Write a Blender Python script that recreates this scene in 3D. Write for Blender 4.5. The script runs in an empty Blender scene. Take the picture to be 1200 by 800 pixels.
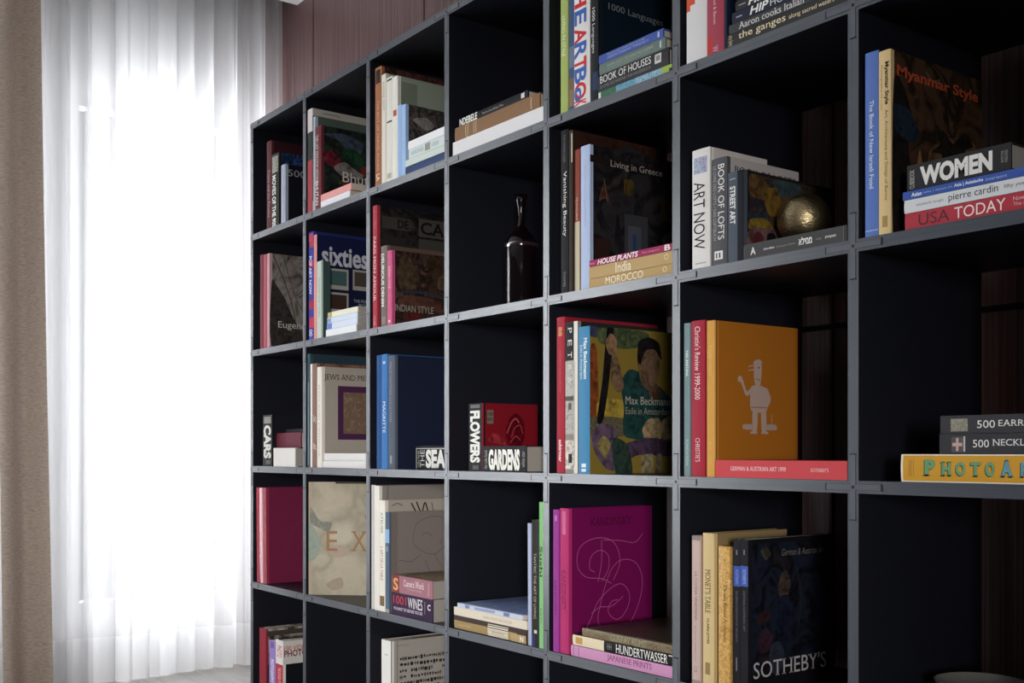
import bpy, math, random
from mathutils import Vector

# ------------------------------------------------------------------ camera, world, light, exposure
scene = bpy.context.scene
COL = scene.collection
R = math.radians
H = 0.38                     # shelf pitch (vertical)
W = 0.391248                 # compartment pitch (along the bookcase)
G = 0.01                     # half a board
DEPTH = 0.35
TOPZ = 4.965 * H

cam_d = bpy.data.cameras.new('camera')
cam = bpy.data.objects.new('camera', cam_d); COL.objects.link(cam)
cam.location = (3.4273, -1.4663, 0.8147)
cam.rotation_euler = (R(90), 0, 0.9348)
cam_d.sensor_width = 36.0
cam_d.lens = 1292.2 / 1200 * 36
cam_d.shift_y = 129.9 / 1200
cam_d.clip_start = 0.02
scene.camera = cam

vs = scene.view_settings
vs.view_transform = 'Standard'; vs.look = 'None'; vs.gamma = 1.0; vs.use_curve_mapping = False
vs.exposure = 0.0
scene.cycles.use_denoising = True
scene.cycles.max_bounces = 8
scene.cycles.transparent_max_bounces = 16
scene.cycles.sample_clamp_indirect = 6.0

world = bpy.data.worlds.new('world'); scene.world = world
world.use_nodes = True
bg = world.node_tree.nodes['Background']
bg.inputs['Color'].default_value = (0.80, 0.88, 1.0, 1); bg.inputs['Strength'].default_value = 0.05

def area(name, loc, target, sx, sy, power, color):
    l = bpy.data.lights.new(name, 'AREA'); l.shape = 'RECTANGLE'; l.size = sx; l.size_y = sy
    l.energy = power; l.color = color
    o = bpy.data.objects.new(name, l); COL.objects.link(o)
    o.location = loc
    o.rotation_euler = (Vector(target) - Vector(loc)).to_track_quat('-Z', 'Y').to_euler()
    return o

area('daylight_behind_sheer', (-1.75, 0.25, 1.20), (0, 0.25, 1.20), 2.6, 1.9, 190, (0.95, 0.97, 1.0))
area('daylight_outside_window', (-1.75, -2.1, 1.35), (0, -2.1, 1.35), 3.4, 2.7, 380, (0.93, 0.965, 1.0))
far = area('fill_front_right', (6.7, -3.9, 1.15), (0.95, 0.1, 0.62), 0.9, 1.2, 7.0, (1.0, 0.97, 0.93))  # added fill beyond the open room's front-right, brightens the covers; no window there
far.data.spread = R(26)

# ------------------------------------------------------------------ materials
def lin(c):
    return c / 12.92 if c <= 0.04045 else ((c + 0.055) / 1.055) ** 2.4
def rgb(h):
    h = h.lstrip('#')
    return tuple(lin(int(h[i:i + 2], 16) / 255) for i in (0, 2, 4)) + (1.0,)

_m = {}
def new_mat(name):
    m = bpy.data.materials.new(name); m.use_nodes = True
    nt = m.node_tree
    return m, nt, nt.nodes['Principled BSDF']

def mat(spec):
    if spec in _m: return _m[spec]
    kind, _, body = spec.rpartition(':')
    m, nt, p = new_mat('print ' + spec)
    N, L = nt.nodes, nt.links
    p.inputs['Roughness'].default_value = 0.58
    p.inputs['Specular IOR Level'].default_value = 0.12
    if kind == 'photo':
        cols, _, sc = body.partition(';')
        cols = cols.split(',')
        rnd = random.Random(spec)
        tc = N.new('ShaderNodeTexCoord'); mp = N.new('ShaderNodeMapping')
        mp.inputs['Location'].default_value = (rnd.random() * 9, rnd.random() * 9, rnd.random() * 9)
        nz = N.new('ShaderNodeTexNoise'); nz.inputs['Scale'].default_value = float(sc) * 3
        nz.inputs['Detail'].default_value = 3; nz.inputs['Distortion'].default_value = 1.2 if float(sc) > 3.5 else 0.2
        cr = N.new('ShaderNodeValToRGB')
        els = cr.color_ramp.elements
        n = len(cols)
        while len(els) < n: els.new(0.5)
        for i, c in enumerate(cols):
            els[i].position = 0.3 + 0.4 * i / max(1, n - 1); els[i].color = rgb(c)
        L.new(tc.outputs['Object'], mp.inputs['Vector']); L.new(mp.outputs['Vector'], nz.inputs['Vector'])
        L.new(nz.outputs['Fac'], cr.inputs['Fac']); L.new(cr.outputs['Color'], p.inputs['Base Color'])
        p.inputs['Roughness'].default_value = 0.32
    else:
        p.inputs['Base Color'].default_value = rgb(body)
        if kind == 'gloss':
            p.inputs['Roughness'].default_value = 0.18; p.inputs['Specular IOR Level'].default_value = 0.5
        if kind == 'cloth':
            p.inputs['Roughness'].default_value = 0.7
            tc = N.new('ShaderNodeTexCoord'); nz = N.new('ShaderNodeTexNoise'); nz.inputs['Scale'].default_value = 900
            b = N.new('ShaderNodeBump'); b.inputs['Strength'].default_value = 0.15; b.inputs['Distance'].default_value = 0.0005
            L.new(tc.outputs['Object'], nz.inputs['Vector']); L.new(nz.outputs['Fac'], b.inputs['Height'])
            L.new(b.outputs['Normal'], p.inputs['Normal'])
    _m[spec] = m
    return m

def pages_mat(kind):
    key = 'pages ' + kind
    if key in _m: return _m[key]
    m, nt, p = new_mat(key); N, L = nt.nodes, nt.links
    tc = N.new('ShaderNodeTexCoord'); wv = N.new('ShaderNodeTexWave'); wv.wave_type = 'BANDS'; wv.bands_direction = 'X'
    wv.inputs['Scale'].default_value = 260; wv.inputs['Distortion'].default_value = 1.5
    cr = N.new('ShaderNodeValToRGB')
    a, b = ('#b8ab98', '#e6dccb') if kind == 'cream' else ('#8d8680', '#b4ada6')
    cr.color_ramp.elements[0].color = rgb(a); cr.color_ramp.elements[1].color = rgb(b)
    L.new(tc.outputs['Object'], wv.inputs['Vector']); L.new(wv.outputs['Fac'], cr.inputs['Fac'])
    L.new(cr.outputs['Color'], p.inputs['Base Color']); p.inputs['Roughness'].default_value = 0.8
    _m[key] = m
    return m

def simple(name, col, rough=0.5, spec=0.5, metal=0.0, bump=None):
    m, nt, p = new_mat(name); N, L = nt.nodes, nt.links
    p.inputs['Base Color'].default_value = col if len(col) == 4 else (*col, 1)
    p.inputs['Roughness'].default_value = rough; p.inputs['Specular IOR Level'].default_value = spec
    p.inputs['Metallic'].default_value = metal
    if bump:
        tc = N.new('ShaderNodeTexCoord'); mp = N.new('ShaderNodeMapping'); mp.inputs['Scale'].default_value = bump[0]
        nz = N.new('ShaderNodeTexNoise'); nz.inputs['Scale'].default_value = bump[1]; nz.inputs['Detail'].default_value = 4
        b = N.new('ShaderNodeBump'); b.inputs['Strength'].default_value = bump[2]; b.inputs['Distance'].default_value = bump[3]
        L.new(tc.outputs['Object'], mp.inputs['Vector']); L.new(mp.outputs['Vector'], nz.inputs['Vector'])
        L.new(nz.outputs['Fac'], b.inputs['Height']); L.new(b.outputs['Normal'], p.inputs['Normal'])
    return m

def streaks(name, cols, scale, rough, spec=0.4):
    m, nt, p = new_mat(name); N, L = nt.nodes, nt.links
    tc = N.new('ShaderNodeTexCoord'); mp = N.new('ShaderNodeMapping'); mp.inputs['Scale'].default_value = scale
    nz = N.new('ShaderNodeTexNoise'); nz.inputs['Scale'].default_value = 1; nz.inputs['Detail'].default_value = 5
    nz.inputs['Roughness'].default_value = 0.65
    cr = N.new('ShaderNodeValToRGB'); els = cr.color_ramp.elements
    while len(els) < len(cols): els.new(0.5)
    for i, c in enumerate(cols):
        els[i].position = 0.32 + 0.36 * i / (len(cols) - 1); els[i].color = c
    L.new(tc.outputs['Object'], mp.inputs['Vector']); L.new(mp.outputs['Vector'], nz.inputs['Vector'])
    L.new(nz.outputs['Fac'], cr.inputs['Fac']); L.new(cr.outputs['Color'], p.inputs['Base Color'])
    p.inputs['Roughness'].default_value = rough; p.inputs['Specular IOR Level'].default_value = spec
    return m

M_WOOD = streaks('dark red wood veneer', [(0.070, 0.034, 0.034, 1), (0.15, 0.078, 0.076, 1), (0.25, 0.145, 0.14, 1)], (150, 150, 1.2), 0.38)
M_GAP = simple('shadow gap backing', (0.008, 0.006, 0.007), 0.7)
M_BOARD = simple('navy black laminate', (0.0095, 0.0105, 0.0165), 0.42, 0.35)
M_EDGE = streaks('brushed graphite edge', [(0.030, 0.035, 0.048, 1), (0.042, 0.049, 0.065, 1), (0.056, 0.064, 0.083, 1)], (3, 3, 400), 0.32, 0.8)
M_EDGEV = streaks('brushed graphite upright edge', [(0.030, 0.035, 0.048, 1), (0.042, 0.049, 0.065, 1), (0.056, 0.064, 0.083, 1)], (400, 3, 3), 0.32, 0.8)
M_CLIP = simple('graphite clip', (0.058, 0.066, 0.085), 0.33, 0.8)
for _e in (M_EDGE, M_EDGEV, M_CLIP):
    _e.node_tree.nodes['Principled BSDF'].inputs['IOR'].default_value = 1.68
    _e.node_tree.nodes['Principled BSDF'].inputs['Specular IOR Level'].default_value = 0.5
M_SCREW = simple('steel screw', (0.02, 0.02, 0.022), 0.4, 0.5, 0.5)
M_WALL = simple('white plaster', (0.62, 0.62, 0.61), 0.8)
M_CEIL = simple('ceiling paint', (0.82, 0.83, 0.82), 0.8)
M_FLOOR = streaks('pale grey wood floor', [(0.36, 0.34, 0.32, 1), (0.45, 0.43, 0.41, 1), (0.52, 0.50, 0.47, 1)], (3, 60, 60), 0.35)
M_FRAME = simple('grey window frame', (0.55, 0.56, 0.57), 0.4)

# ------------------------------------------------------------------ mesh helpers
class MB:
    def __init__(s): s.v = []; s.f = []; s.mi = []; s.mats = []; s.sm = []
    def slot(s, m):
        if m not in s.mats: s.mats.append(m)
        return s.mats.index(m)
    def add(s, vs, fs, m, smooth=False):
        o = len(s.v); k = s.slot(m)
        s.v += [tuple(p) for p in vs]
        for f in fs: s.f.append(tuple(i + o for i in f)); s.mi.append(k); s.sm.append(smooth)
    def box(s, a, b, m):
        (x0, y0, z0), (x1, y1, z1) = a, b
        s.add([(x0, y0, z0), (x1, y0, z0), (x1, y1, z0), (x0, y1, z0), (x0, y0, z1), (x1, y0, z1), (x1, y1, z1), (x0, y1, z1)],
              [(0, 3, 2, 1), (4, 5, 6, 7), (0, 1, 5, 4), (1, 2, 6, 5), (2, 3, 7, 6), (3, 0, 4, 7)], m)
    def board(s, a, b, m, edge):          # a box whose front face has its own edging
        s.box(a, b, m); s.mi[-4] = s.slot(edge)
    def prism(s, pts, z0, z1, m, smooth=False):
        n = len(pts)
        vs = [(x, y, z0) for x, y in pts] + [(x, y, z1) for x, y in pts]
        s.add(vs, [(i, (i + 1) % n, n + (i + 1) % n, n + i) for i in range(n)], m, smooth)
        s.add(vs, [tuple(range(n - 1, -1, -1)), tuple(range(n, 2 * n))], m)
    def lathe(s, prof, m, seg=48, cap=True):
        n = len(prof); vs = []; fs = []
        for r, z in prof:
            for k in range(seg):
                a = 2 * math.pi * k / seg; vs.append((r * math.cos(a), r * math.sin(a), z))
        for i in range(n - 1):
            for k in range(seg):
                q = (k + 1) % seg
                fs.append((i * seg + k, i * seg + q, (i + 1) * seg + q, (i + 1) * seg + k))
        if cap: fs.append(tuple(range(seg - 1, -1, -1)))
        s.add(vs, fs, m, True)
    def build(s, name, parent=None, bevel=0):
        me = bpy.data.meshes.new(name)
        me.from_pydata(s.v, [], s.f)
        for m in s.mats: me.materials.append(m)
        me.polygons.foreach_set('material_index', s.mi)
        me.polygons.foreach_set('use_smooth', s.sm)
        me.update()
        o = bpy.data.objects.new(name, me); COL.objects.link(o)
        if parent: o.parent = parent
        if bevel:
            b = o.modifiers.new('bevel', 'BEVEL'); b.width = bevel; b.segments = 2; b.limit_method = 'ANGLE'
        return o

def tag(o, label, cat, group=None, kind=None):
    o['label'] = label; o['category'] = cat
    if group: o['group'] = group
    if kind: o['kind'] = kind
    return o
def struct(o, label=None, cat=None):
    o['kind'] = 'structure'
    if label: o['label'] = label
    if cat: o['category'] = cat
    return o
def empty(name, loc, rot=(0, 0, 0)):
    o = bpy.data.objects.new(name, None); COL.objects.link(o)
    o.location = loc; o.rotation_euler = rot; o.empty_display_size = 0.05
    return o

# ------------------------------------------------------------------ lettering
_txt = {}
def text2d(t, style):
    key = (t, style)
    if key in _txt: return _txt[key]
    c = bpy.data.curves.new('lettering', 'FONT'); c.body = t; c.size = 1.0; c.resolution_u = 3; c.fill_mode = 'FRONT'
    off = 0.05 if 'h' in style else 0.026 if 'b' in style else 0.0
    c.offset = off
    o = bpy.data.objects.new('lettering', c)
    me = bpy.data.meshes.new_from_object(o)
    me.calc_loop_triangles()
    vs = [(v.co.x + (0.22 * v.co.y if 'i' in style else 0), v.co.y) for v in me.vertices]
    ts = [tuple(l.vertices) for l in me.loop_triangles]
    bpy.data.objects.remove(o); bpy.data.curves.remove(c); bpy.data.meshes.remove(me)
    if 's' in style and vs:                       # serifs on the stems at the baseline and the cap line
        cap = 0.682
        add = []
        for yy, y0, y1 in ((0.025 - off, -off, 0.045 - off), (cap + off - 0.025, cap + off - 0.045, cap + off)):
            iv = []
            for tr in ts:
                p = [vs[i] for i in tr]; xs = []
                for i in range(3):
                    (xa, ya), (xb, yb) = p[i], p[(i + 1) % 3]
                    if (ya - yy) * (yb - yy) < 0: xs.append(xa + (xb - xa) * (yy - ya) / (yb - ya))
                if len(xs) == 2: iv.append((min(xs), max(xs)))
            iv.sort(); mg = []
            for a, b in iv:
                if mg and a <= mg[-1][1] + 0.004: mg[-1][1] = max(mg[-1][1], b)
                else: mg.append([a, b])
            for a, b in mg:
                if b - a < 0.17 + 2 * off: add.append((a - 0.065, b + 0.065, y0, y1))
        for a, b, y0, y1 in add:
            k = len(vs); vs += [(a, y0), (b, y0), (b, y1), (a, y1)]; ts += [(k, k + 1, k + 2), (k, k + 2, k + 3)]
    if not vs: vs = [(0, 0), (1, 0), (1, 1)]; ts = [(0, 1, 2)]
    x0 = min(v[0] for v in vs); x1 = max(v[0] for v in vs); y0 = min(v[1] for v in vs); y1 = max(v[1] for v in vs)
    sx = 1 / max(1e-6, x1 - x0); sy = 1 / max(1e-6, y1 - y0)
    r = ([((x - x0) * sx, (y - y0) * sy) for x, y in vs], ts)
    _txt[key] = r
    return r

def strip(pts, w):
    # ribbon polygon quads along a smoothed polyline
    if len(pts) > 2:
        q = []
        for i in range(len(pts) - 1):
            p0 = pts[max(i - 1, 0)]; p1 = pts[i]; p2 = pts[i + 1]; p3 = pts[min(i + 2, len(pts) - 1)]
            for k in range(6):
                t = k / 6
                q.append(tuple(0.5 * (2 * p1[j] + (p2[j] - p0[j]) * t + (2 * p0[j] - 5 * p1[j] + 4 * p2[j] - p3[j]) * t * t + (3 * p1[j] - p0[j] - 3 * p2[j] + p3[j]) * t ** 3) for j in (0, 1)))
        q.append(pts[-1]); pts = q
    vs = []
    for i, p in enumerate(pts):
        a = pts[max(i - 1, 0)]; b = pts[min(i + 1, len(pts) - 1)]
        dx, dy = b[0] - a[0], b[1] - a[1]; l = math.hypot(dx, dy) or 1
        vs += [(p[0] - dy / l * w / 2, p[1] + dx / l * w / 2), (p[0] + dy / l * w / 2, p[1] - dx / l * w / 2)]
    return vs, [(2 * i, 2 * i + 1, 2 * i + 3, 2 * i + 2) for i in range(len(pts) - 1)]

# ------------------------------------------------------------------ the room
ZF = -G
b = MB(); b.box((-1.0, -4.5, ZF - 0.1), (6.5, 0.55, ZF), M_FLOOR); struct(b.build('floor'))
b = MB(); b.box((-0.50, -4.5, 2.545), (6.5, 0.55, 2.75), M_CEIL); b.box((-1.0, -4.5, 2.95), (-0.50, 0.55, 3.05), M_CEIL)
b.box((-0.50, -4.5, 2.75), (-0.45, 0.55, 3.05), M_CEIL); struct(b.build('ceiling'))
YW = 0.40
b = MB()
b.box((-1.0, YW + 0.02, ZF), (6.5, YW + 0.15, 3.05), M_GAP)
seams = [-1.0, -0.362, 0.427, 1.216, 2.005, 2.794, 3.583, 4.372, 5.161, 5.95, 6.5]
for i in range(len(seams) - 1):
    b.box((seams[i] + 0.004, YW, ZF), (seams[i + 1] - 0.004, YW + 0.025, 1.066), M_WOOD)
    b.box((seams[i] + 0.004, YW, 1.078), (seams[i + 1] - 0.004, YW + 0.025, 3.05), M_WOOD)
struct(b.build('wall_back'))
XW = -0.85
b = MB()
wins = [(-0.35, 0.30), (-2.9, -0.78)]
zs0, zs1 = 0.20, 2.17
b.box((XW - 0.15, -4.5, ZF), (XW, 0.42, zs0), M_WALL); b.box((XW - 0.15, -4.5, zs1), (XW, 0.42, 2.95), M_WALL)
for y0, y1 in ((0.30, 0.42), (-0.78, -0.35), (-4.5, -2.9)): b.box((XW - 0.15, y0, zs0), (XW, y1, zs1), M_WALL)
struct(b.build('wall_left'))
def window(name, y0, y1, nm):
    root = struct(empty(name, (XW - 0.08, (y0 + y1) / 2, zs0)))
    w = (y1 - y0) / 2; h = zs1 - zs0
    f = MB(); t = 0.045
    f.box((-0.03, -w, 0), (0.03, w, t), M_FRAME); f.box((-0.03, -w, h - t), (0.03, w, h), M_FRAME)
    ys = [-w + i * 2 * w / nm for i in range(nm + 1)]
    for i, y in enumerate(ys):
        a, c = (y, y + t) if i == 0 else (y - t, y) if i == nm else (y - t / 2, y + t / 2)
        f.box((-0.03, a, t), (0.03, c, h - t), M_FRAME)
    f.build('window_frame', root)
    for i in range(nm):
        g = MB(); g.box((-0.004, ys[i] + 0.03, t * 0.8), (0.004, ys[i + 1] - 0.03, h - t * 0.8), M_GLASS); g.build('pane', root)
M_GLASS, nt, p = new_mat('window glass')
mx = nt.nodes.new('ShaderNodeMixShader'); tr = nt.nodes.new('ShaderNodeBsdfTransparent'); gl = nt.nodes.new('ShaderNodeBsdfGlossy')
gl.inputs['Roughness'].default_value = 0.02; mx.inputs[0].default_value = 0.06
nt.links.new(tr.outputs[0], mx.inputs[1]); nt.links.new(gl.outputs[0], mx.inputs[2]); nt.links.new(mx.outputs[0], nt.nodes['Material Output'].inputs['Surface'])
window('window_1', -0.35, 0.30, 1)
window('window_2', -2.9, -0.78, 3)

# ------------------------------------------------------------------ curtains
def cloth_mat(name, col, sheer, weave):
    m, nt, p = new_mat(name); N, L = nt.nodes, nt.links
    N.remove(p)
    df = N.new('ShaderNodeBsdfDiffuse'); tl = N.new('ShaderNodeBsdfTranslucent'); tp = N.new('ShaderNodeBsdfTransparent')
    tc = N.new('ShaderNodeTexCoord'); mp = N.new('ShaderNodeMapping'); mp.inputs['Scale'].default_value = weave[:3]
    nz = N.new('ShaderNodeTexNoise'); nz.inputs['Scale'].default_value = 1; nz.inputs['Detail'].default_value = 3
    cr = N.new('ShaderNodeValToRGB'); cr.color_ramp.elements[0].color = (*[c * weave[3] for c in col], 1); cr.color_ramp.elements[1].color = (*col, 1)
    cr.color_ramp.elements[0].position = 0.35; cr.color_ramp.elements[1].position = 0.6
    L.new(tc.outputs['Object'], mp.inputs['Vector']); L.new(mp.outputs['Vector'], nz.inputs['Vector']); L.new(nz.outputs['Fac'], cr.inputs['Fac'])
    for n in (df, tl): L.new(cr.outputs['Color'], n.inputs['Color'])
    a = N.new('ShaderNodeMixShader'); a.inputs[0].default_value = sheer[0]
    L.new(df.outputs[0], a.inputs[1]); L.new(tl.outputs[0], a.inputs[2])
    c = N.new('ShaderNodeMixShader'); c.inputs[0].default_value = sheer[1]
    L.new(a.outputs[0], c.inputs[1]); L.new(tp.outputs[0], c.inputs[2])
    L.new(c.outputs[0], N['Material Output'].inputs['Surface'])
    return m
M_SHEER = cloth_mat('white voile', (0.90, 0.90, 0.91), (0.55, 0.30), (1, 700, 300, 0.93))
M_HEM = cloth_mat('white voile hem', (0.90, 0.90, 0.91), (0.5, 0.15), (1, 700, 300, 0.93))
M_LINEN = cloth_mat('beige slub linen', (0.60, 0.49, 0.405), (0.12, 0.0), (60, 60, 420, 0.72))

def folds(name, ya, yb, z0, z1, xf, yf, m, parent, n=520, nz=18):
    vs = []; fs = []
    for j in range(nz + 1):
        v = j / nz; z = z0 + (z1 - z0) * v
        for i in range(n + 1):
            u = i / n
            vs.append((xf(u, v), ya + (yb - ya) * u + yf(u, v), z))
    for j in range(nz):
        for i in range(n):
            k = j * (n + 1) + i; fs.append((k, k + 1, k + n + 2, k + n + 1))
    b = MB(); b.add(vs, fs, m, True)
    return b.build(name, parent)
rr = random.Random(4)
phs = [rr.uniform(0, 6.28) for _ in range(12)]
def sx(u, v):
    k = u * 2.0
    a = 0.036 * math.sin(2 * math.pi * 11.0 * k + 1.3 * math.sin(2 * math.pi * 2.3 * k + phs[0]) + 0.25 * v) + 0.012 * math.sin(2 * math.pi * 27 * k + phs[2] + 0.4 * v) + 0.004 * math.sin(2 * math.pi * 71 * k + phs[3])
    return a * (1.0 - 0.35 * v) + 0.02 * math.sin(2 * math.pi * 2.1 * k + phs[4])
def sy(u, v):
    k = u * 2.0
    return 0.031 * math.sin(2 * math.pi * 11.0 * k + 1.3 * math.sin(2 * math.pi * 2.3 * k + phs[0]) + 0.25 * v + 1.9) * min(1, 6 * u) + 0.006 * math.sin(2 * math.pi * 27 * k + phs[2] + 0.9) * min(1, 6 * u)
XS = -0.64
sheer = empty('sheer_curtain', (XS, 0, ZF))
tag(sheer, 'long white sheer curtain glowing in front of the bright window', 'curtain')
folds('voile', 0.385, -1.65, 0.165, 2.93 , sx, sy, M_SHEER, sheer)
folds('hem', 0.385, -1.65, 0.004, 0.165, lambda u, v: sx(u, 0) + 0.0, lambda u, v: sy(u, 0), M_HEM, sheer, nz=2)

drape = empty('drape', (-0.45, 0, ZF))
tag(drape, 'heavy beige linen drape hanging at the left edge of the window', 'curtain')
def dx_(u, v): return 0.045 * math.sin(2 * math.pi * 3.2 * u + 0.5) + 0.012 * math.sin(2 * math.pi * 8 * u + 1 + v) 
def edge(v): return -0.514 - 0.048 * v - 0.006 * math.sin(3 * v)
folds('linen', 0.0, 0.0, 0.006, 2.93, lambda u, v: 0.035 * math.sin(2 * math.pi * 0.95 * u + 2.4) + 0.006 * math.sin(9 * u + 2 * v),
      lambda u, v: edge(v) - u * (0.158 - 0.03 * v), M_LINEN, drape, n=80)
rail = MB()
rail.box((-0.68, -3.0, 2.925), (-0.60, 0.385, 2.95), M_FRAME)
struct(rail.build('trim_1'))

# ------------------------------------------------------------------ the bookcase
NC = 8
case = empty('bookcase', (0, 0, ZF))
tag(case, 'wall-high black open bookcase of square compartments filled with books', 'bookcase')
lines = [TOPZ, 4 * H, 3 * H, 2 * H, H, 0.0]
for c in range(NC + 1):
    b = MB()
    x = c * W
    b.board((x - G, 0, 0), (x + G, DEPTH, TOPZ + G - ZF), M_BOARD, M_EDGEV)
    b.build('side_panel' if c in (0, NC) else 'divider', case)
for z in lines:
    for c in range(NC):
        b = MB()
        b.board((c * W + G, 0, z - G - ZF), ((c + 1) * W - G, DEPTH, z + G - ZF), M_BOARD, M_EDGE)
        b.build('shelf_board', case)
for c in range(NC + 1):
    for li, z in enumerate(lines):
        b = MB(); x = c * W; A = 0.052; t = 0.0046; p = 0.0009; zz = z - ZF
        xl = x - G if c == 0 else x - A; xr = x + G if c == NC else x + A
        zl = zz - G if li == 5 else zz - A; zr = zz + G if li == 0 else zz + A
        b.box((xl, -p, zz - t), (x - t, 0.002, zz + t), M_CLIP); b.box((x + t, -p, zz - t), (xr, 0.002, zz + t), M_CLIP)
        b.box((x - t, -p, zl), (x + t, 0.002, zr), M_CLIP)
        # dark joint lines round the clip ends and the mitred corners
        for xx in (xl, xr):
            if abs(xx - x) > 0.02: b.box((xx - 0.0011, -p - 0.0002, zz - t - 0.001), (xx + 0.0011, 0.0, zz + t + 0.001), M_GAP)
        for q in (zl, zr):
            if abs(q - zz) > 0.02: b.box((x - t - 0.001, -p - 0.0002, q - 0.0011), (x + t + 0.001, 0.0, q + 0.0011), M_GAP)
        for s in (-1, 1):
            b.box((xl, -0.0003, zz + s * t - 0.0005), (xr, 0.001, zz + s * t + 0.0005), M_GAP)
        o = b.build('corner_clip', case)
        sc = MB(); n = 14
        pts = [(x + 0.0026 * math.cos(2 * math.pi * k / n), zz + 0.0026 * math.sin(2 * math.pi * k / n)) for k in range(n)]
        sc.add([(a, -0.0016, q) for a, q in pts] + [(a, -0.0005, q) for a, q in pts], [tuple(range(n))] + [(k, (k + 1) % n, n + (k + 1) % n, n + k) for k in range(n)], M_SCREW)
        sc.build('screw', o)

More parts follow.
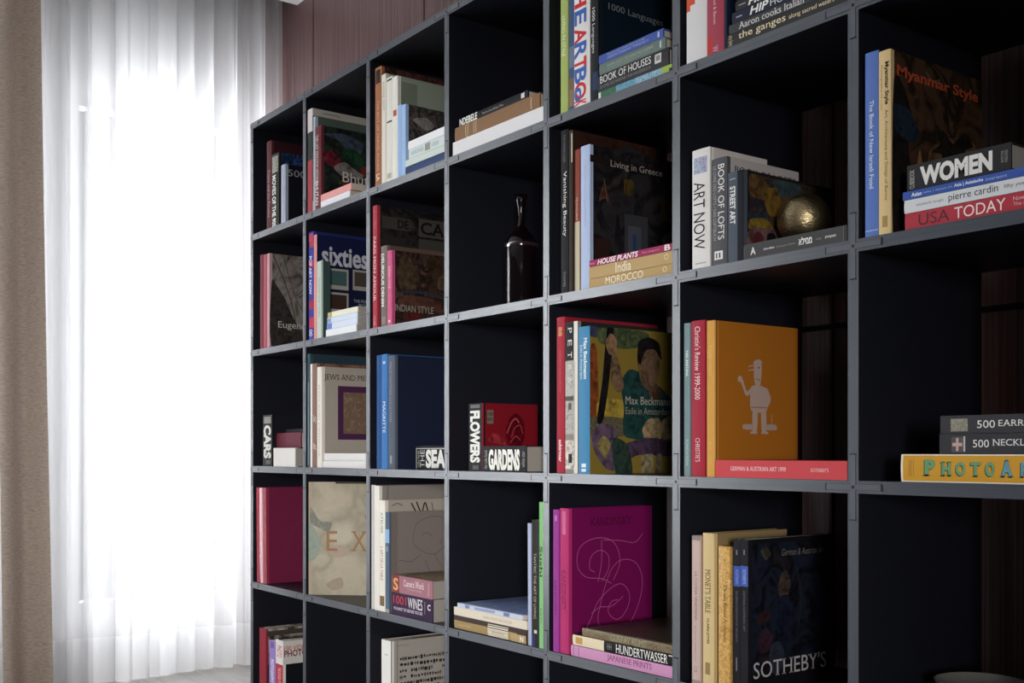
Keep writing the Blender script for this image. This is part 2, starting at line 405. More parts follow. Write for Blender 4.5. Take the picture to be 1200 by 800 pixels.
# ------------------------------------------------------------------ books
# (orientation, x, y, z, thickness, height, depth, binding, lean or yaw, turn, spine, cover, pages, label, group, printing)
BOOKS = [
 ('u', 0.0928, 0.012, 1.5304, 0.0369, 0.2839, 0.22, 'hard', 0, 0, '#5f2b31', '#3c1e23', 'cream', 'tall thin dark red book, leftmost on the top shelf by the curtain', 'books standing upright in the bookcase', [('s', 'Prince and the Paradise', 0.0944, 0.2453, 0.0111, 0.0276, '#b08c90', 'n')]),
 ('u', 0.1399, 0.008, 1.5304, 0.054, 0.2316, 0.23, 'hard', 0, 0, '#2a2624', 'photo:#1a2236,#35558f,#17181d,#2c4a80;14', 'cream', 'black film book with white lettering down its spine on the top shelf', 'books standing upright in the bookcase', [('sr', 0.0081, 0.0596, 0.0054, 0.0486, 'photo:#222222,#a9a79c,#30302c;60'), ('s', 'MOVIES OF THE 90S', 0.0677, 0.2306, 0.0065, 0.0335, '#e8e6de', 'b')]),
 ('u', 0.2191, 0.004, 1.5304, 0.0312, 0.1816, 0.2, 'hard', 0, 0, '#aeb4c6', '#15161c', 'cream', 'slim black book numbered 500 with pale spine, beside the film book', 'books standing upright in the bookcase', [('c', '500', 0.0083, 0.0678, 0.1451, 0.1663, '#9a9aa0', 's'), ('cp', [(0.11, 0.0145), (0.124, 0.0363), (0.14, 0.0291), (0.16, 0.0436), (0.17, 0.0182), (0.15, 0.0073)], '#57493c')]),
 ('u', 0.0542, 0.006, 1.1504, 0.0269, 0.3049, 0.24, 'hard', 0, 0, '#7d2c3a', '#6a2230', 'cream', 'dark crimson book, leftmost on the second shelf beside the curtain', 'books standing upright in the bookcase', []),
 ('u', 0.0825, 0.006, 1.1504, 0.0252, 0.3023, 0.24, 'hard', 0, 0, '#b0505f', '#8f3442', 'cream', 'rosy red book squeezed next to the monochrome portrait book', 'books standing upright in the bookcase', []),
 ('u', 0.109, 0.006, 1.1504, 0.0184, 0.3017, 0.25, 'hard', 0, 0, '#caa0a4', 'photo:#4a4340,#8d8580,#6c6460,#2d2a2a;5', 'cream', 'book with monochrome photographic cover and thin pink spine', 'books standing upright in the bookcase', [('cp', [(0.005, 0.006), (0.125, 0.006), (0.105, 0.0603), (0.075, 0.1146), (0.055, 0.1569), (0.025, 0.1991), (0.0075, 0.2112)], 'photo:#23201e,#393432,#453f3c;16'), ('cl', [(0.0125, 0.2957), (0.05, 0.2172), (0.075, 0.1508), (0.09, 0.0905)], 0.003, '#373230'), ('cl', [(0.05, 0.2896), (0.085, 0.181), (0.125, 0.1056)], 0.002, '#373230'), ('c', 'Eugene', 0.0294, 0.1253, 0.0592, 0.0867, '#c9c2bc', 's')]),
 ('u', 0.079, 0.004, 0.7704, 0.0712, 0.1645, 0.19, 'box', 0, 0, '#17171b', '#1c1c22', 'cream', 'black chunky book with CARS in big letters on its spine', 'books standing upright in the bookcase', [('sr', 0.0055, 0.0274, 0.0085, 0.0626, '#8c8984'), ('s', 'CARS', 0.0329, 0.1396, 0.0071, 0.0626, '#d9d6cf', 'h'), ('sr', 0.1451, 0.1574, 0.0249, 0.0569, '#55524f')]),
 ('f', 0.3184, 0.004, 0.7704, 0.0582, 0.1573, 0.2, 'box', 0, 0, '#e2dfd9', '#3d3a48', 'grey', 'thick white-backed book at the bottom of the small pile beside the cars book', 'books lying flat in the bookcase', []),
 ('f', 0.3278, 0.02, 0.8293, 0.0466, 0.1768, 0.2, 'hard', 0, 0, '#6c2a3c', '#5a2434', 'cream', 'thick maroon book in the middle of the small pile', 'books lying flat in the bookcase', []),
 ('f', 0.2713, 0.05, 0.8766, 0.012, 0.1203, 0.16, 'hard', 0, 0, '#3b3640', '#38323c', 'cream', 'dark grey slim book topping the maroon one', 'books lying flat in the bookcase', []),
 ('u', 0.0283, 0.006, 0.3904, 0.0218, 0.3098, 0.25, 'soft', -1.2, 0, '#b0404e', '#7c2a40', 'cream', 'red album with plain narrow spine leaning against the maroon album', 'books standing upright in the bookcase', []),
 ('u', 0.0529, 0.006, 0.3904, 0.0509, 0.3094, 0.27, 'hard', -1.2, 0, 'gloss:#a33a4c', 'gloss:#7a2848', 'cream', 'large maroon album with glossy cover and bright ridged spine', 'books standing upright in the bookcase', [('sr', 0.0, 0.3094, 0.0153, 0.028, 'gloss:#d98a92'), ('cl', [(0.0675, 0.0928), (0.0945, 0.1702), (0.162, 0.2166), (0.2295, 0.1856), (0.243, 0.1238), (0.2025, 0.0773), (0.135, 0.0928), (0.1215, 0.1547)], 0.0012, 'gloss:#8c3a58')]),
 ('u', 0.0383, 0.01, 0.0104, 0.0505, 0.2328, 0.25, 'hard', 0, 0, '#9c3240', 'photo:#8c8078,#2c2622,#b0a8a0,#4a403a;4', 'cream', 'thick red-spined photo book, leftmost on the bottom shelf', 'books standing upright in the bookcase', [('cr', 0.005, 0.25, 0.2095, 0.2258, '#4a4038'), ('cp', [(0.075, 0.1397), (0.09, 0.1816), (0.125, 0.1979), (0.165, 0.1932), (0.19, 0.1676), (0.2, 0.135)], '#2a2426'), ('cr', 0.005, 0.245, 0.0116, 0.1164, '#403634')]),
 ('u', 0.1242, 0.006, 0.0104, 0.0461, 0.2032, 0.2, 'soft', 0, 0, '#a088c8', '#8a78b0', 'cream', 'lilac-spined paperback between red photo book and white banded book', 'books standing upright in the bookcase', [('sr', 0.0027, 0.0218, 0.0092, 0.0369, '#7a64b4'), ('s', 'PHOTOGRAPHY', 0.0571, 0.1332, 0.0115, 0.0345, '#efe8f6', 'b')]),
 ('u', 0.1763, 0.005, 0.0104, 0.0531, 0.2136, 0.22, 'box', 0, 0, '#ece8e4', '#16181f', 'cream', 'white banded PHOTO book with red lower spine on the bottom shelf', 'books standing upright in the bookcase', [('sr', 0.0751, 0.2136, 0.0, 0.0531, '#c23c48'), ('s', 'PHOTO', 0.0161, 0.0537, 0.0106, 0.0452, '#d06a64', 'b'), ('s', 'THE SCHOOL OF', 0.0859, 0.1342, 0.0159, 0.0372, '#f0dada', 'n'), ('cr', 0.0, 0.22, 0.141, 0.2136, '#d8d2ce'), ('c', '100 VIDEO', 0.004, 0.0887, 0.1821, 0.1981, '#c77a74', 'b'), ('c', 'PHOTO', 0.004, 0.0828, 0.1634, 0.1835, '#7a3540', 'b'), ('cp', [(0.099, 0.0641), (0.11, 0.1025), (0.1364, 0.1239), (0.1716, 0.1282), (0.198, 0.1068), (0.209, 0.0641), (0.176, 0.0427), (0.121, 0.0427)], '#a39a90'), ('cp', [(0.1144, 0.0769), (0.1276, 0.0897), (0.1496, 0.0854), (0.1452, 0.0705), (0.1232, 0.0662)], '#23211f')]),
 ('u', 0.4053, 0.004, 1.5304, 0.0331, 0.3079, 0.27, 'hard', 0, 0, '#ddd3cf', '#3c4038', 'cream', 'tall book with white top and red lower spine, left end of its compartment', 'books standing upright in the bookcase', [('sr', 0.0688, 0.1528, 0.0, 0.0331, '#33372f'), ('sr', 0.1528, 0.3079, 0.0, 0.0331, '#a8434a'), ('cr', 0.0, 0.2592, 0.2863, 0.3079, '#c9c2b8'), ('cr', 0.0, 0.2592, 0.0308, 0.2863, 'photo:#30362c,#5a6650,#6d6a5c,#20241f;9'), ('cl', [(0.0324, 0.2971), (0.081, 0.2971), (0.0918, 0.2925)], 0.002, '#6d675e')]),
 ('u', 0.4392, 0.006, 1.5304, 0.0109, 0.2801, 0.24, 'soft', 0, 0, '#b9c6d6', '#59665f', 'cream', 'very slim pale blue spine between white-topped book and colourful cover', 'books standing upright in the bookcase', []),
 ('u', 0.4523, 0.006, 1.5304, 0.0384, 0.2455, 0.255, 'hard', 0, 0, '#6d3038', 'photo:#1b1c1e,#2b3a2e,#16181c,#3d2a2c;7', 'cream', 'dark red-spined book with colourful flags on its dark cover', 'books standing upright in the bookcase', [('s', 'THE LAST KINGDOM HIDDEN', 0.0252, 0.1611, 0.0038, 0.023, '#d9c9c4', 'n'), ('s', 'BHUTAN', 0.1611, 0.2316, 0.0038, 0.023, '#d9c9c4', 'b'), ('cp', [(0.0051, 0.2209), (0.051, 0.2111), (0.1071, 0.1718), (0.1275, 0.1767), (0.1403, 0.2111), (0.0765, 0.2307)], 'photo:#272c36,#404859,#4d586c;16'), ('cp', [(0.0051, 0.162), (0.0306, 0.1767), (0.0638, 0.1473), (0.0408, 0.1276), (0.0102, 0.1424)], 'photo:#41161c,#6a242d,#812c36;16'), ('cp', [(0.0408, 0.1276), (0.0765, 0.1473), (0.1275, 0.1227), (0.153, 0.1326), (0.1275, 0.1031), (0.0638, 0.108)], 'photo:#494745,#767370,#908d88;16'), ('cp', [(0.0714, 0.1816), (0.1275, 0.1375), (0.1428, 0.1571), (0.1122, 0.1915)], 'photo:#14271b,#21402c,#294e36;16'), ('cp', [(0.1275, 0.1375), (0.1683, 0.1522), (0.1836, 0.1276), (0.1479, 0.1129)], 'photo:#441919,#6e2929,#863232;16'), ('cp', [(0.153, 0.2209), (0.204, 0.2209), (0.2193, 0.1718), (0.1938, 0.1473), (0.1632, 0.162)], 'photo:#2e2017,#4c3525,#5c402d;16'), ('cp', [(0.1734, 0.1964), (0.1887, 0.2013), (0.1963, 0.1718), (0.1836, 0.162)], 'photo:#4e402e,#7e684c,#9a7e5c;16'), ('cp', [(0.051, 0.0393), (0.0663, 0.0736), (0.0561, 0.0835), (0.0765, 0.0982), (0.0918, 0.0736), (0.0867, 0.0491), (0.102, 0.0245), (0.0765, 0.0295)], 'photo:#2f271c,#4d402e,#5d4e38;16'), ('c', 'Bhutan', 0.0699, 0.1989, 0.0883, 0.1187, '#d2cec6', 'n')]),
 ('f', 0.6709, 0.004, 1.5304, 0.0188, 0.1794, 0.2, 'soft', 0, 0, '#eeeaf0', '#ded6da', 'cream', 'thin white booklet lying flat below the pink one', 'books lying flat in the bookcase', []),
 ('f', 0.6784, 0.004, 1.5499, 0.0189, 0.1869, 0.22, 'soft', 0, 0, '#e8a39c', '#d9908c', 'cream', 'thin pink booklet lying flat on a white one', 'books lying flat in the bookcase', []),
 ('u', 0.4092, 0.006, 1.1504, 0.0319, 0.3218, 0.25, 'hard', 0, 0, '#3b3f9c', '#28306a', 'cream', 'tall book with blue and red patchwork spine', 'books standing upright in the bookcase', [('sr', 0.0061, 0.029, 0.0, 0.0287, '#c0455a'), ('sr', 0.029, 0.0468, 0.0096, 0.0319, '#b53c4c'), ('sr', 0.0876, 0.1054, 0.0, 0.0319, '#b8324a'), ('s', 'POP ART NOW', 0.0723, 0.1869, 0.0048, 0.0223, '#dcdcf0', 'b'), ('sr', 0.2047, 0.2301, 0.0032, 0.0319, '#a8304a'), ('sr', 0.2556, 0.2861, 0.0064, 0.0319, '#c4384c'), ('s', 'OO', 0.2912, 0.3116, 0.0064, 0.0255, '#e8e8ee', 'b')]),
 ('u', 0.4448, 0.005, 1.1504, 0.0196, 0.3084, 0.29, 'hard', 0, 0, '#e0958a', '#171c38', 'cream', 'navy book of instant pictures with sixties on its cover and pink spine', 'books standing upright in the bookcase', [('cr', 0.0, 0.29, 0.2221, 0.3084, '#181d44'), ('c', 'sixties', 0.0156, 0.1703, 0.2202, 0.2771, '#c4c4cf', 'b'), ('cr', 0.0174, 0.1044, 0.1511, 0.2128, '#a4a19a'), ('cr', 0.0232, 0.0986, 0.1635, 0.2066, '#435e5f'), ('cr', 0.1189, 0.203, 0.1542, 0.2159, '#9e9a93'), ('cr', 0.1247, 0.1972, 0.1665, 0.2097, '#4c433b'), ('cr', 0.2175, 0.29, 0.1542, 0.2159, '#9c9992'), ('cr', 0.2233, 0.2842, 0.1665, 0.2097, '#5c3e58'), ('cr', 0.0174, 0.1044, 0.0802, 0.1419, '#a4a19a'), ('cr', 0.0232, 0.0986, 0.0925, 0.1357, '#3e2c27'), ('c', 'THE POLAROID', 0.1218, 0.203, 0.1172, 0.1264, '#8f8f98', 'b'), ('c', 'BOOK', 0.1392, 0.1856, 0.1049, 0.1141, '#8f8f98', 'b'), ('cr', 0.2175, 0.29, 0.0833, 0.145, '#99958e'), ('cr', 0.2233, 0.2842, 0.0956, 0.1388, '#414c4e'), ('cr', 0.0174, 0.1044, 0.0093, 0.0709, '#958b7d'), ('cr', 0.0232, 0.0986, 0.0216, 0.0648, '#67553d')]),
 ('u', 0.4676, 0.004, 1.1504, 0.0266, 0.2263, 0.03, 'box', 0, 0, '#c4d4c8', '#3b4d4c', 'cream', 'small pale green upright case in front of the sixties cover', 'books standing upright in the bookcase', [('s', 'POLAROID LAND CAMERA', 0.0477, 0.1657, 0.008, 0.0186, '#7d988f', 'n')]),
 ('f', 0.7082, 0.004, 1.1504, 0.0199, 0.1835, 0.12, 'soft', 0, 0, '#eef0f2', '#d0d4d8', 'grey', 'bottom white booklet of the pale pile before the sixties cover', 'books lying flat in the bookcase', []),
 ('f', 0.7131, 0.004, 1.171, 0.0174, 0.183, 0.12, 'soft', 0, 0, '#dbe4f4', '#c0cadc', 'grey', 'pale blue booklet second from bottom of the pale pile', 'books lying flat in the bookcase', [('sr', 0.0, 0.0322, 0.0, 0.0174, '#7088c8')]),
 ('f', 0.7146, 0.004, 1.189, 0.0149, 0.1818, 0.12, 'soft', 0, 0, '#d5e2ee', '#bccad8', 'grey', 'light blue booklet second from top of the pale pile', 'books lying flat in the bookcase', [('sr', 0.0, 0.0241, 0.0015, 0.0134, '#8aa0d0')]),
 ('f', 0.7156, 0.004, 1.2046, 0.0149, 0.1801, 0.12, 'soft', 0, 0, '#ece8d8', '#d8d4c4', 'grey', 'cream booklet topping the pale pile', 'books lying flat in the bookcase', [('sr', 0.0, 0.0268, 0.0, 0.0149, '#b8a468')]),
 ('u', 0.4028, 0.004, 0.7704, 0.0185, 0.3388, 0.24, 'hard', 0, 0, '#33505a', '#2b3f48', 'cream', 'tall dark teal book, leftmost beside the white-edged brown book', 'books standing upright in the bookcase', [('sr', 0.0847, 0.332, 0.0055, 0.0111, '#7d98a4')]),
 ('u', 0.4236, 0.004, 0.7704, 0.0428, 0.3074, 0.25, 'hard', 0, 0, '#8d6c5c', 'photo:#6d4a40,#8a6658,#4f342e;8', 'cream', 'brown book whose spine has a white left edge', 'books standing upright in the bookcase', [('sr', 0.0, 0.3074, 0.0, 0.0154, '#ece6de'), ('s', 'S', 0.1519, 0.1773, 0.0214, 0.0407, '#d8c8bc', 'i'), ('s', 'g', 0.2355, 0.2583, 0.0214, 0.0407, '#d8c8bc', 'i')]),
 ('u', 0.4681, 0.004, 0.7704, 0.0304, 0.2956, 0.27, 'hard', 0, 0, '#eae4da', '#a9a196', 'cream', 'beige book with purple framed panel on its cover', 'books standing upright in the bookcase', [('s', 'JEWS AND MEDICINE', 0.0509, 0.2642, 0.0091, 0.0198, '#b4aca2', 'n'), ('c', 'JEWS AND MEDICINE', 0.0077, 0.2143, 0.253, 0.2743, '#2b2521', 's'), ('cr', 0.0523, 0.1612, 0.0819, 0.2408, '#4b284b'), ('cr', 0.0706, 0.1612, 0.0997, 0.2225, 'photo:#836c5b,#705b4b,#927b6a;16'), ('cl', [(0.1566, 0.2129), (0.1782, 0.1833), (0.1998, 0.2129), (0.189, 0.1656), (0.2214, 0.1656)], 0.0015, '#673b37')]),
 ('f', 0.7631, 0.004, 0.7704, 0.0205, 0.2569, 0.2, 'hard', 0, 0, '#dddad8', '#d2cfcc', 'cream', 'lower of two white books lying before the beige cover', 'books lying flat in the bookcase', []),
 ('f', 0.7631, 0.004, 0.7916, 0.0204, 0.2493, 0.2, 'hard', 0, 0, '#dddad8', '#d2cfcc', 'cream', 'upper of two white books lying before the beige cover', 'books lying flat in the bookcase', []),
 ('u', 0.4127, 0.006, 0.3904, 0.008, 0.3363, 0.275, 'box', 0, -43, '#b8a896', 'photo:#b3ab98,#c4baa6,#a8a08c,#cac0ae;2.6', 'cream', 'large mottled cream book turned outward with orange capital letters', 'books standing upright in the bookcase', [('cp', [(0.0055, 0.2623), (0.033, 0.2219), (0.0715, 0.2152), (0.0605, 0.1883), (0.0275, 0.2018), (0.0055, 0.2152)], 'photo:#8f8c80,#868a82,#a8a494;26'), ('cp', [(0.0, 0.1009), (0.0275, 0.1177), (0.033, 0.1681), (0.011, 0.2085), (0.0, 0.2085)], 'photo:#98a49a,#a4aca0,#8fa098;14'), ('cp', [(0.055, 0.1412), (0.11, 0.148), (0.121, 0.1211), (0.0825, 0.111)], 'photo:#b8a090,#bcaa98,#b4a08c;14'), ('cr', 0.0825, 0.2695, 0.3312, 0.3363, '#4b4540'), ('cp', [(0.055, 0.0336), (0.099, 0.0538), (0.1045, 0.0235), (0.0688, 0.0135)], 'photo:#ac9a88,#b4a490,#a49280;14'), ('c', 'E', 0.055, 0.088, 0.1311, 0.19, '#a8805e', 's'), ('c', 'X', 0.1293, 0.1788, 0.1311, 0.19, '#a8805e', 's'), ('c', 'O', 0.2063, 0.2612, 0.1295, 0.1917, '#a8805e', 's'), ('c', 'URIS', 0.1705, 0.2475, 0.2219, 0.2388, '#b8765c', 's'), ('cl', [(0.1815, 0.0706), (0.187, 0.0605)], 0.003, '#55504a')]),
 ('u', 0.8151, 0.004, 1.5304, 0.0341, 0.3175, 0.28, 'hard', 0, 0, '#a66d49', 'photo:#4a2a26,#2a2020,#5f3a34,#1e1a1c;6', 'cream', 'tall orange-brown book with tiny dark picture atop its spine', 'books standing upright in the bookcase', [('sr', 0.0069, 0.0435, 0.0041, 0.029, '#2d211d'), ('s', 'THE BEST OF TRAVEL BOOKS', 0.0894, 0.2773, 0.0137, 0.0232, '#d9b493', 'n'), ('s', 'LA', 0.2864, 0.3048, 0.0085, 0.0273, '#e8d2bc', 'b')]),
 ('u', 0.8501, 0.004, 1.5304, 0.0227, 0.2911, 0.25, 'hard', 0, 0, '#e4dfd2', '#b8b4a4', 'cream', 'cream book right of the orange-brown one', 'books standing upright in the bookcase', [('s', 'INSIDE OUT', 0.0205, 0.0977, 0.0068, 0.0159, '#8f887c', 'n')]),
 ('u', 0.8737, 0.005, 1.5304, 0.0306, 0.2757, 0.26, 'hard', 0, 0, '#e6e2d6', '#aeb0a2', 'cream', 'cream book with dark curved mark halfway down its spine', 'books standing upright in the bookcase', [('sr', 0.0055, 0.0097, 0.0031, 0.0291, '#3a3430'), ('sr', 0.1158, 0.1199, 0.0031, 0.0291, '#2f2a28'), ('sr', 0.2537, 0.2675, 0.0046, 0.026, '#b8b2a4')]),
 ('u', 0.9068, 0.004, 1.5304, 0.0273, 0.2681, 0.27, 'hard', 0, 0, '#e9e6de', '#98a090', 'cream', 'pale cream book with sage cover and small red mark on its spine', 'books standing upright in the bookcase', [('sr', 0.0872, 0.1029, 0.0055, 0.0218, '#c0503c'), ('cr', 0.0108, 0.0594, 0.0, 0.2547, '#7d8878'), ('cp', [(0.1485, 0.2306), (0.2646, 0.2333), (0.2646, 0.193), (0.216, 0.1984), (0.1674, 0.2091)], '#a03038')]),
 ('u', 0.935, 0.004, 1.5304, 0.0182, 0.1883, 0.2, 'soft', 0, 0, '#9dbbe4', '#8fb0dc', 'cream', 'light blue slim book, left one of a pair', 'books standing upright in the bookcase', []),
 ('u', 0.9545, 0.004, 1.5304, 0.0185, 0.1845, 0.21, 'soft', 0, 0, '#a5c2e8', 'photo:#2b2829,#5d5650,#1e1f22,#77706a;9', 'cream', 'light blue slim book with dark photo collage cover, right one of a pair', 'books standing upright in the bookcase', [('cp', [(0.021, 0.1476), (0.063, 0.1586), (0.0882, 0.1402), (0.063, 0.1254)], 'photo:#4a4744,#787470,#938d88;16'), ('cp', [(0.063, 0.1107), (0.105, 0.1291), (0.1302, 0.0922), (0.0966, 0.0775)], 'photo:#373330,#5a534e,#6d655f;16'), ('cp', [(0.105, 0.1513), (0.168, 0.1549), (0.1722, 0.1365), (0.126, 0.1328)], 'photo:#272e25,#414c3d,#4f5c49;16'), ('cp', [(0.1302, 0.1144), (0.1785, 0.1217), (0.189, 0.0922), (0.147, 0.0849)], 'photo:#48443e,#756e66,#8e867c;16')]),
 ('f', 1.1582, 0.004, 1.5304, 0.0199, 0.1845, 0.19, 'hard', 0, 0, '#33456c', '#2c3a5a', 'cream', 'navy book at the bottom of the pile of four', 'books lying flat in the bookcase', []),
 ('f', 1.1582, 0.004, 1.551, 0.0165, 0.1845, 0.19, 'soft', 0, 0, '#d3dcd4', '#c4cec6', 'cream', 'pale green book second from bottom of the pile of four', 'books lying flat in the bookcase', []),
 ('f', 1.1582, 0.004, 1.5682, 0.0241, 0.1691, 0.18, 'soft', 0, 0, '#d4dedd', '#c2ccca', 'cream', 'white book with small lettering and round stamp, under the top book', 'books lying flat in the bookcase', [('s', 'ARCHITECTS HOUSE', 0.0126, 0.0705, 0.0072, 0.0169, '#8a9a9a', 'n'), ('sr', 0.0786, 0.1027, 0.0036, 0.0217, '#9a9c90'), ('s', 'INTERIORS', 0.1106, 0.1421, 0.0072, 0.0169, '#8a9a9a', 'n')]),
 ('f', 1.1582, 0.004, 1.593, 0.0198, 0.1712, 0.17, 'hard', 0, 0, '#efeef0', '#dedce0', 'cream', 'plain white book topping the pile of four', 'books lying flat in the bookcase', []),
 ('u', 0.802, 0.004, 1.1504, 0.0233, 0.3296, 0.29, 'hard', 0, 0, '#b03a48', 'photo:#1c1a1a,#2e2a28,#121214,#3a3532;7', 'cream', 'bright red-spined tall book with lettering beside the dark storefront cover', 'books standing upright in the bookcase', [('s', 'JAZZ MUSIC PHOTOGRAPHY', 0.0115, 0.0622, 0.0082, 0.014, '#d08a8e', 'n'), ('s', 'PARIS MON AMOUR', 0.0829, 0.2579, 0.0047, 0.0175, '#f0d8d8', 's'), ('s', 'TASCHEN', 0.2971, 0.3224, 0.007, 0.0163, '#e0b0b0', 'n'), ('cr', 0.0145, 0.1044, 0.2703, 0.3032, '#3e3a38'), ('c', 'DE', 0.0638, 0.0986, 0.2752, 0.2983, '#16161a', 'b'), ('cr', 0.1305, 0.2755, 0.2604, 0.3098, '#48443f'), ('c', 'CAFE', 0.1363, 0.2668, 0.267, 0.3016, '#17171a', 'sb'), ('cr', 0.1305, 0.2552, 0.1978, 0.2538, '#413e3b'), ('cr', 0.0145, 0.087, 0.2175, 0.2505, '#2b2827'), ('cr', 0.2668, 0.2871, 0.1978, 0.2571, '#33302d')]),
 ('u', 0.8465, 0.004, 1.1504, 0.0318, 0.214, 0.25, 'hard', 0, 0, '#75685e', '#5d4c42', 'cream', 'grey-brown book with heavy white lettering on its spine', 'books standing upright in the bookcase', [('s', 'DELIRIOUS DENIM', 0.0205, 0.1614, 0.0038, 0.0191, '#e6e2dc', 'b'), ('sr', 0.1883, 0.2076, 0.0064, 0.0254, '#8d8078')]),
 ('u', 0.8801, 0.004, 1.1504, 0.0241, 0.1972, 0.265, 'hard', 0, 0, '#cf5a86', 'photo:#241a18,#43302a,#1a1516,#5a4238;9', 'cream', 'pink-spined book with dark brown collage cover', 'books standing upright in the bookcase', [('s', 'INDIAN STYLE', 0.0417, 0.1003, 0.0072, 0.0174, '#f0c4d4', 'n'), ('sr', 0.1834, 0.1893, 0.0072, 0.0169, '#f0dce4'), ('cp', [(0.0265, 0.1774), (0.0477, 0.1893), (0.0636, 0.1696), (0.0795, 0.138), (0.0742, 0.1025), (0.0265, 0.0986), (0.0159, 0.138)], 'photo:#2c231a,#48392b,#584534;16'), ('cp', [(0.106, 0.1834), (0.1431, 0.1893), (0.159, 0.138), (0.1219, 0.1301)], 'photo:#211912,#36291e,#423224;16'), ('cp', [(0.1458, 0.138), (0.1696, 0.1459), (0.1802, 0.1104), (0.1431, 0.1065)], 'photo:#342a21,#544536,#665442;16'), ('cp', [(0.1908, 0.1084), (0.2067, 0.1183), (0.2385, 0.069), (0.2226, 0.0197), (0.1855, 0.0237), (0.1749, 0.0591)], 'photo:#291c18,#432f28,#523930;16'), ('cl', [(0.0212, 0.0867), (0.0663, 0.0927), (0.1325, 0.0867), (0.1696, 0.0789)], 0.006, '#2b3542'), ('cp', [(0.0265, 0.0789), (0.0795, 0.0828), (0.159, 0.071), (0.159, 0.0434), (0.0265, 0.0513)], 'photo:#2f1e1a,#4d322b,#5e3d34;16'), ('cp', [(0.053, 0.0394), (0.0901, 0.0434), (0.0795, 0.0039), (0.0371, 0.0039)], 'photo:#2e1313,#4c1f1f,#5c2626;16'), ('c', 'INDIAN STYLE', 0.0093, 0.1289, 0.0377, 0.0557, '#9c9488', 'n')]),
 ('u', 0.8235, 0.004, 0.7704, 0.0249, 0.305, 0.27, 'hard', 0, 0, 'cloth:#2d568f', '#27487c', 'cream', 'dark blue book, left of the brighter blue one', 'books standing upright in the bookcase', []),
 ('u', 0.8497, 0.004, 0.7704, 0.0304, 0.3052, 0.275, 'hard', 0, 0, 'cloth:#4278b4', '#2f5a94', 'cream', 'bright blue book with white capitals down its spine', 'books standing upright in the bookcase', [('sr', 0.0183, 0.0259, 0.0091, 0.0213, '#a8c4e0'), ('s', 'MAGRITTE', 0.1249, 0.2089, 0.0085, 0.0219, '#e0e8f0', 's')]),
 ('u', 0.8809, 0.006, 0.7704, 0.034, 0.2997, 0.28, 'hard', 0, 0, 'cloth:#5b6270', 'cloth:#1a2138', 'cream', 'charcoal-spined book with plain navy cloth cover', 'books standing upright in the bookcase', [('s', 'FREUD PAINTINGS COLLECTION', 0.0169, 0.1745, 0.0102, 0.0211, '#8f9098', 'n'), ('sr', 0.2637, 0.2847, 0.0119, 0.0221, '#8f9098')]),
 ('f', 1.1455, 0.05, 0.7704, 0.0616, 0.1982, 0.18, 'box', 0, 0, '#191a20', 'photo:#1d2c40,#2c4258,#15202e;8', 'cream', 'chunky THE SEA book lying flat in front of the navy cloth cover', 'books lying flat in the bookcase', [('sr', 0.0026, 0.1751, 0.053, 0.0555, '#b8b6b0'), ('sr', 0.0026, 0.006, 0.0012, 0.0555, '#b8b6b0'), ('s', 'cube book', 0.0077, 0.0192, 0.0062, 0.0493, '#b0aea8', 'v'), ('s', 'THE', 0.0234, 0.0444, 0.0049, 0.0505, '#c8c6c0', 'v'), ('s', 'SEA', 0.0506, 0.1438, 0.0037, 0.0518, '#e6e4de', 'h')]),
 ('u', 0.7941, 0.004, 0.3904, 0.0051, 0.336, 0.26, 'soft', 0, 0, '#e6e4e0', '#4a484a', 'cream', 'very thin white book, leftmost beside the divider', 'books standing upright in the bookcase', []),
 ('u', 0.8104, 0.004, 0.3904, 0.026, 0.3345, 0.29, 'hard', 0, 0, '#e9e5dc', '#8f8882', 'cream', 'tall white book with plain grey cover', 'books standing upright in the bookcase', [('cr', 0.0232, 0.029, 0.0, 0.3345, '#7d766f')]),
 ('u', 0.8378, 0.004, 0.3904, 0.0301, 0.2965, 0.27, 'hard', 0, 0, '#ebe6da', '#ada59a', 'cream', 'cream book with black brush scribbles on its cover', 'books standing upright in the bookcase', [('s', 'ATELIER', 0.0319, 0.0889, 0.009, 0.0211, '#7d8878', 'n'), ('s', 'L ART DE LA TABLE', 0.123, 0.2142, 0.0075, 0.0211, '#a86458', 'i'), ('sr', 0.255, 0.2816, 0.003, 0.0271, '#7a6648'), ('cl', [(0.0216, 0.2816), (0.0378, 0.2876), (0.054, 0.2816)], 0.002, '#4a443f'), ('cl', [(0.081, 0.2876), (0.0972, 0.2609)], 0.004, '#2a2625'), ('cl', [(0.0972, 0.2905), (0.1134, 0.2609), (0.1242, 0.2876), (0.135, 0.2609)], 0.004, '#2a2625'), ('cl', [(0.1458, 0.2876), (0.1512, 0.2638)], 0.002, '#2a2625'), ('cp', [(0.189, 0.2727), (0.2106, 0.2905), (0.243, 0.2816), (0.2565, 0.2638), (0.2214, 0.2609)], '#332e2c')]),
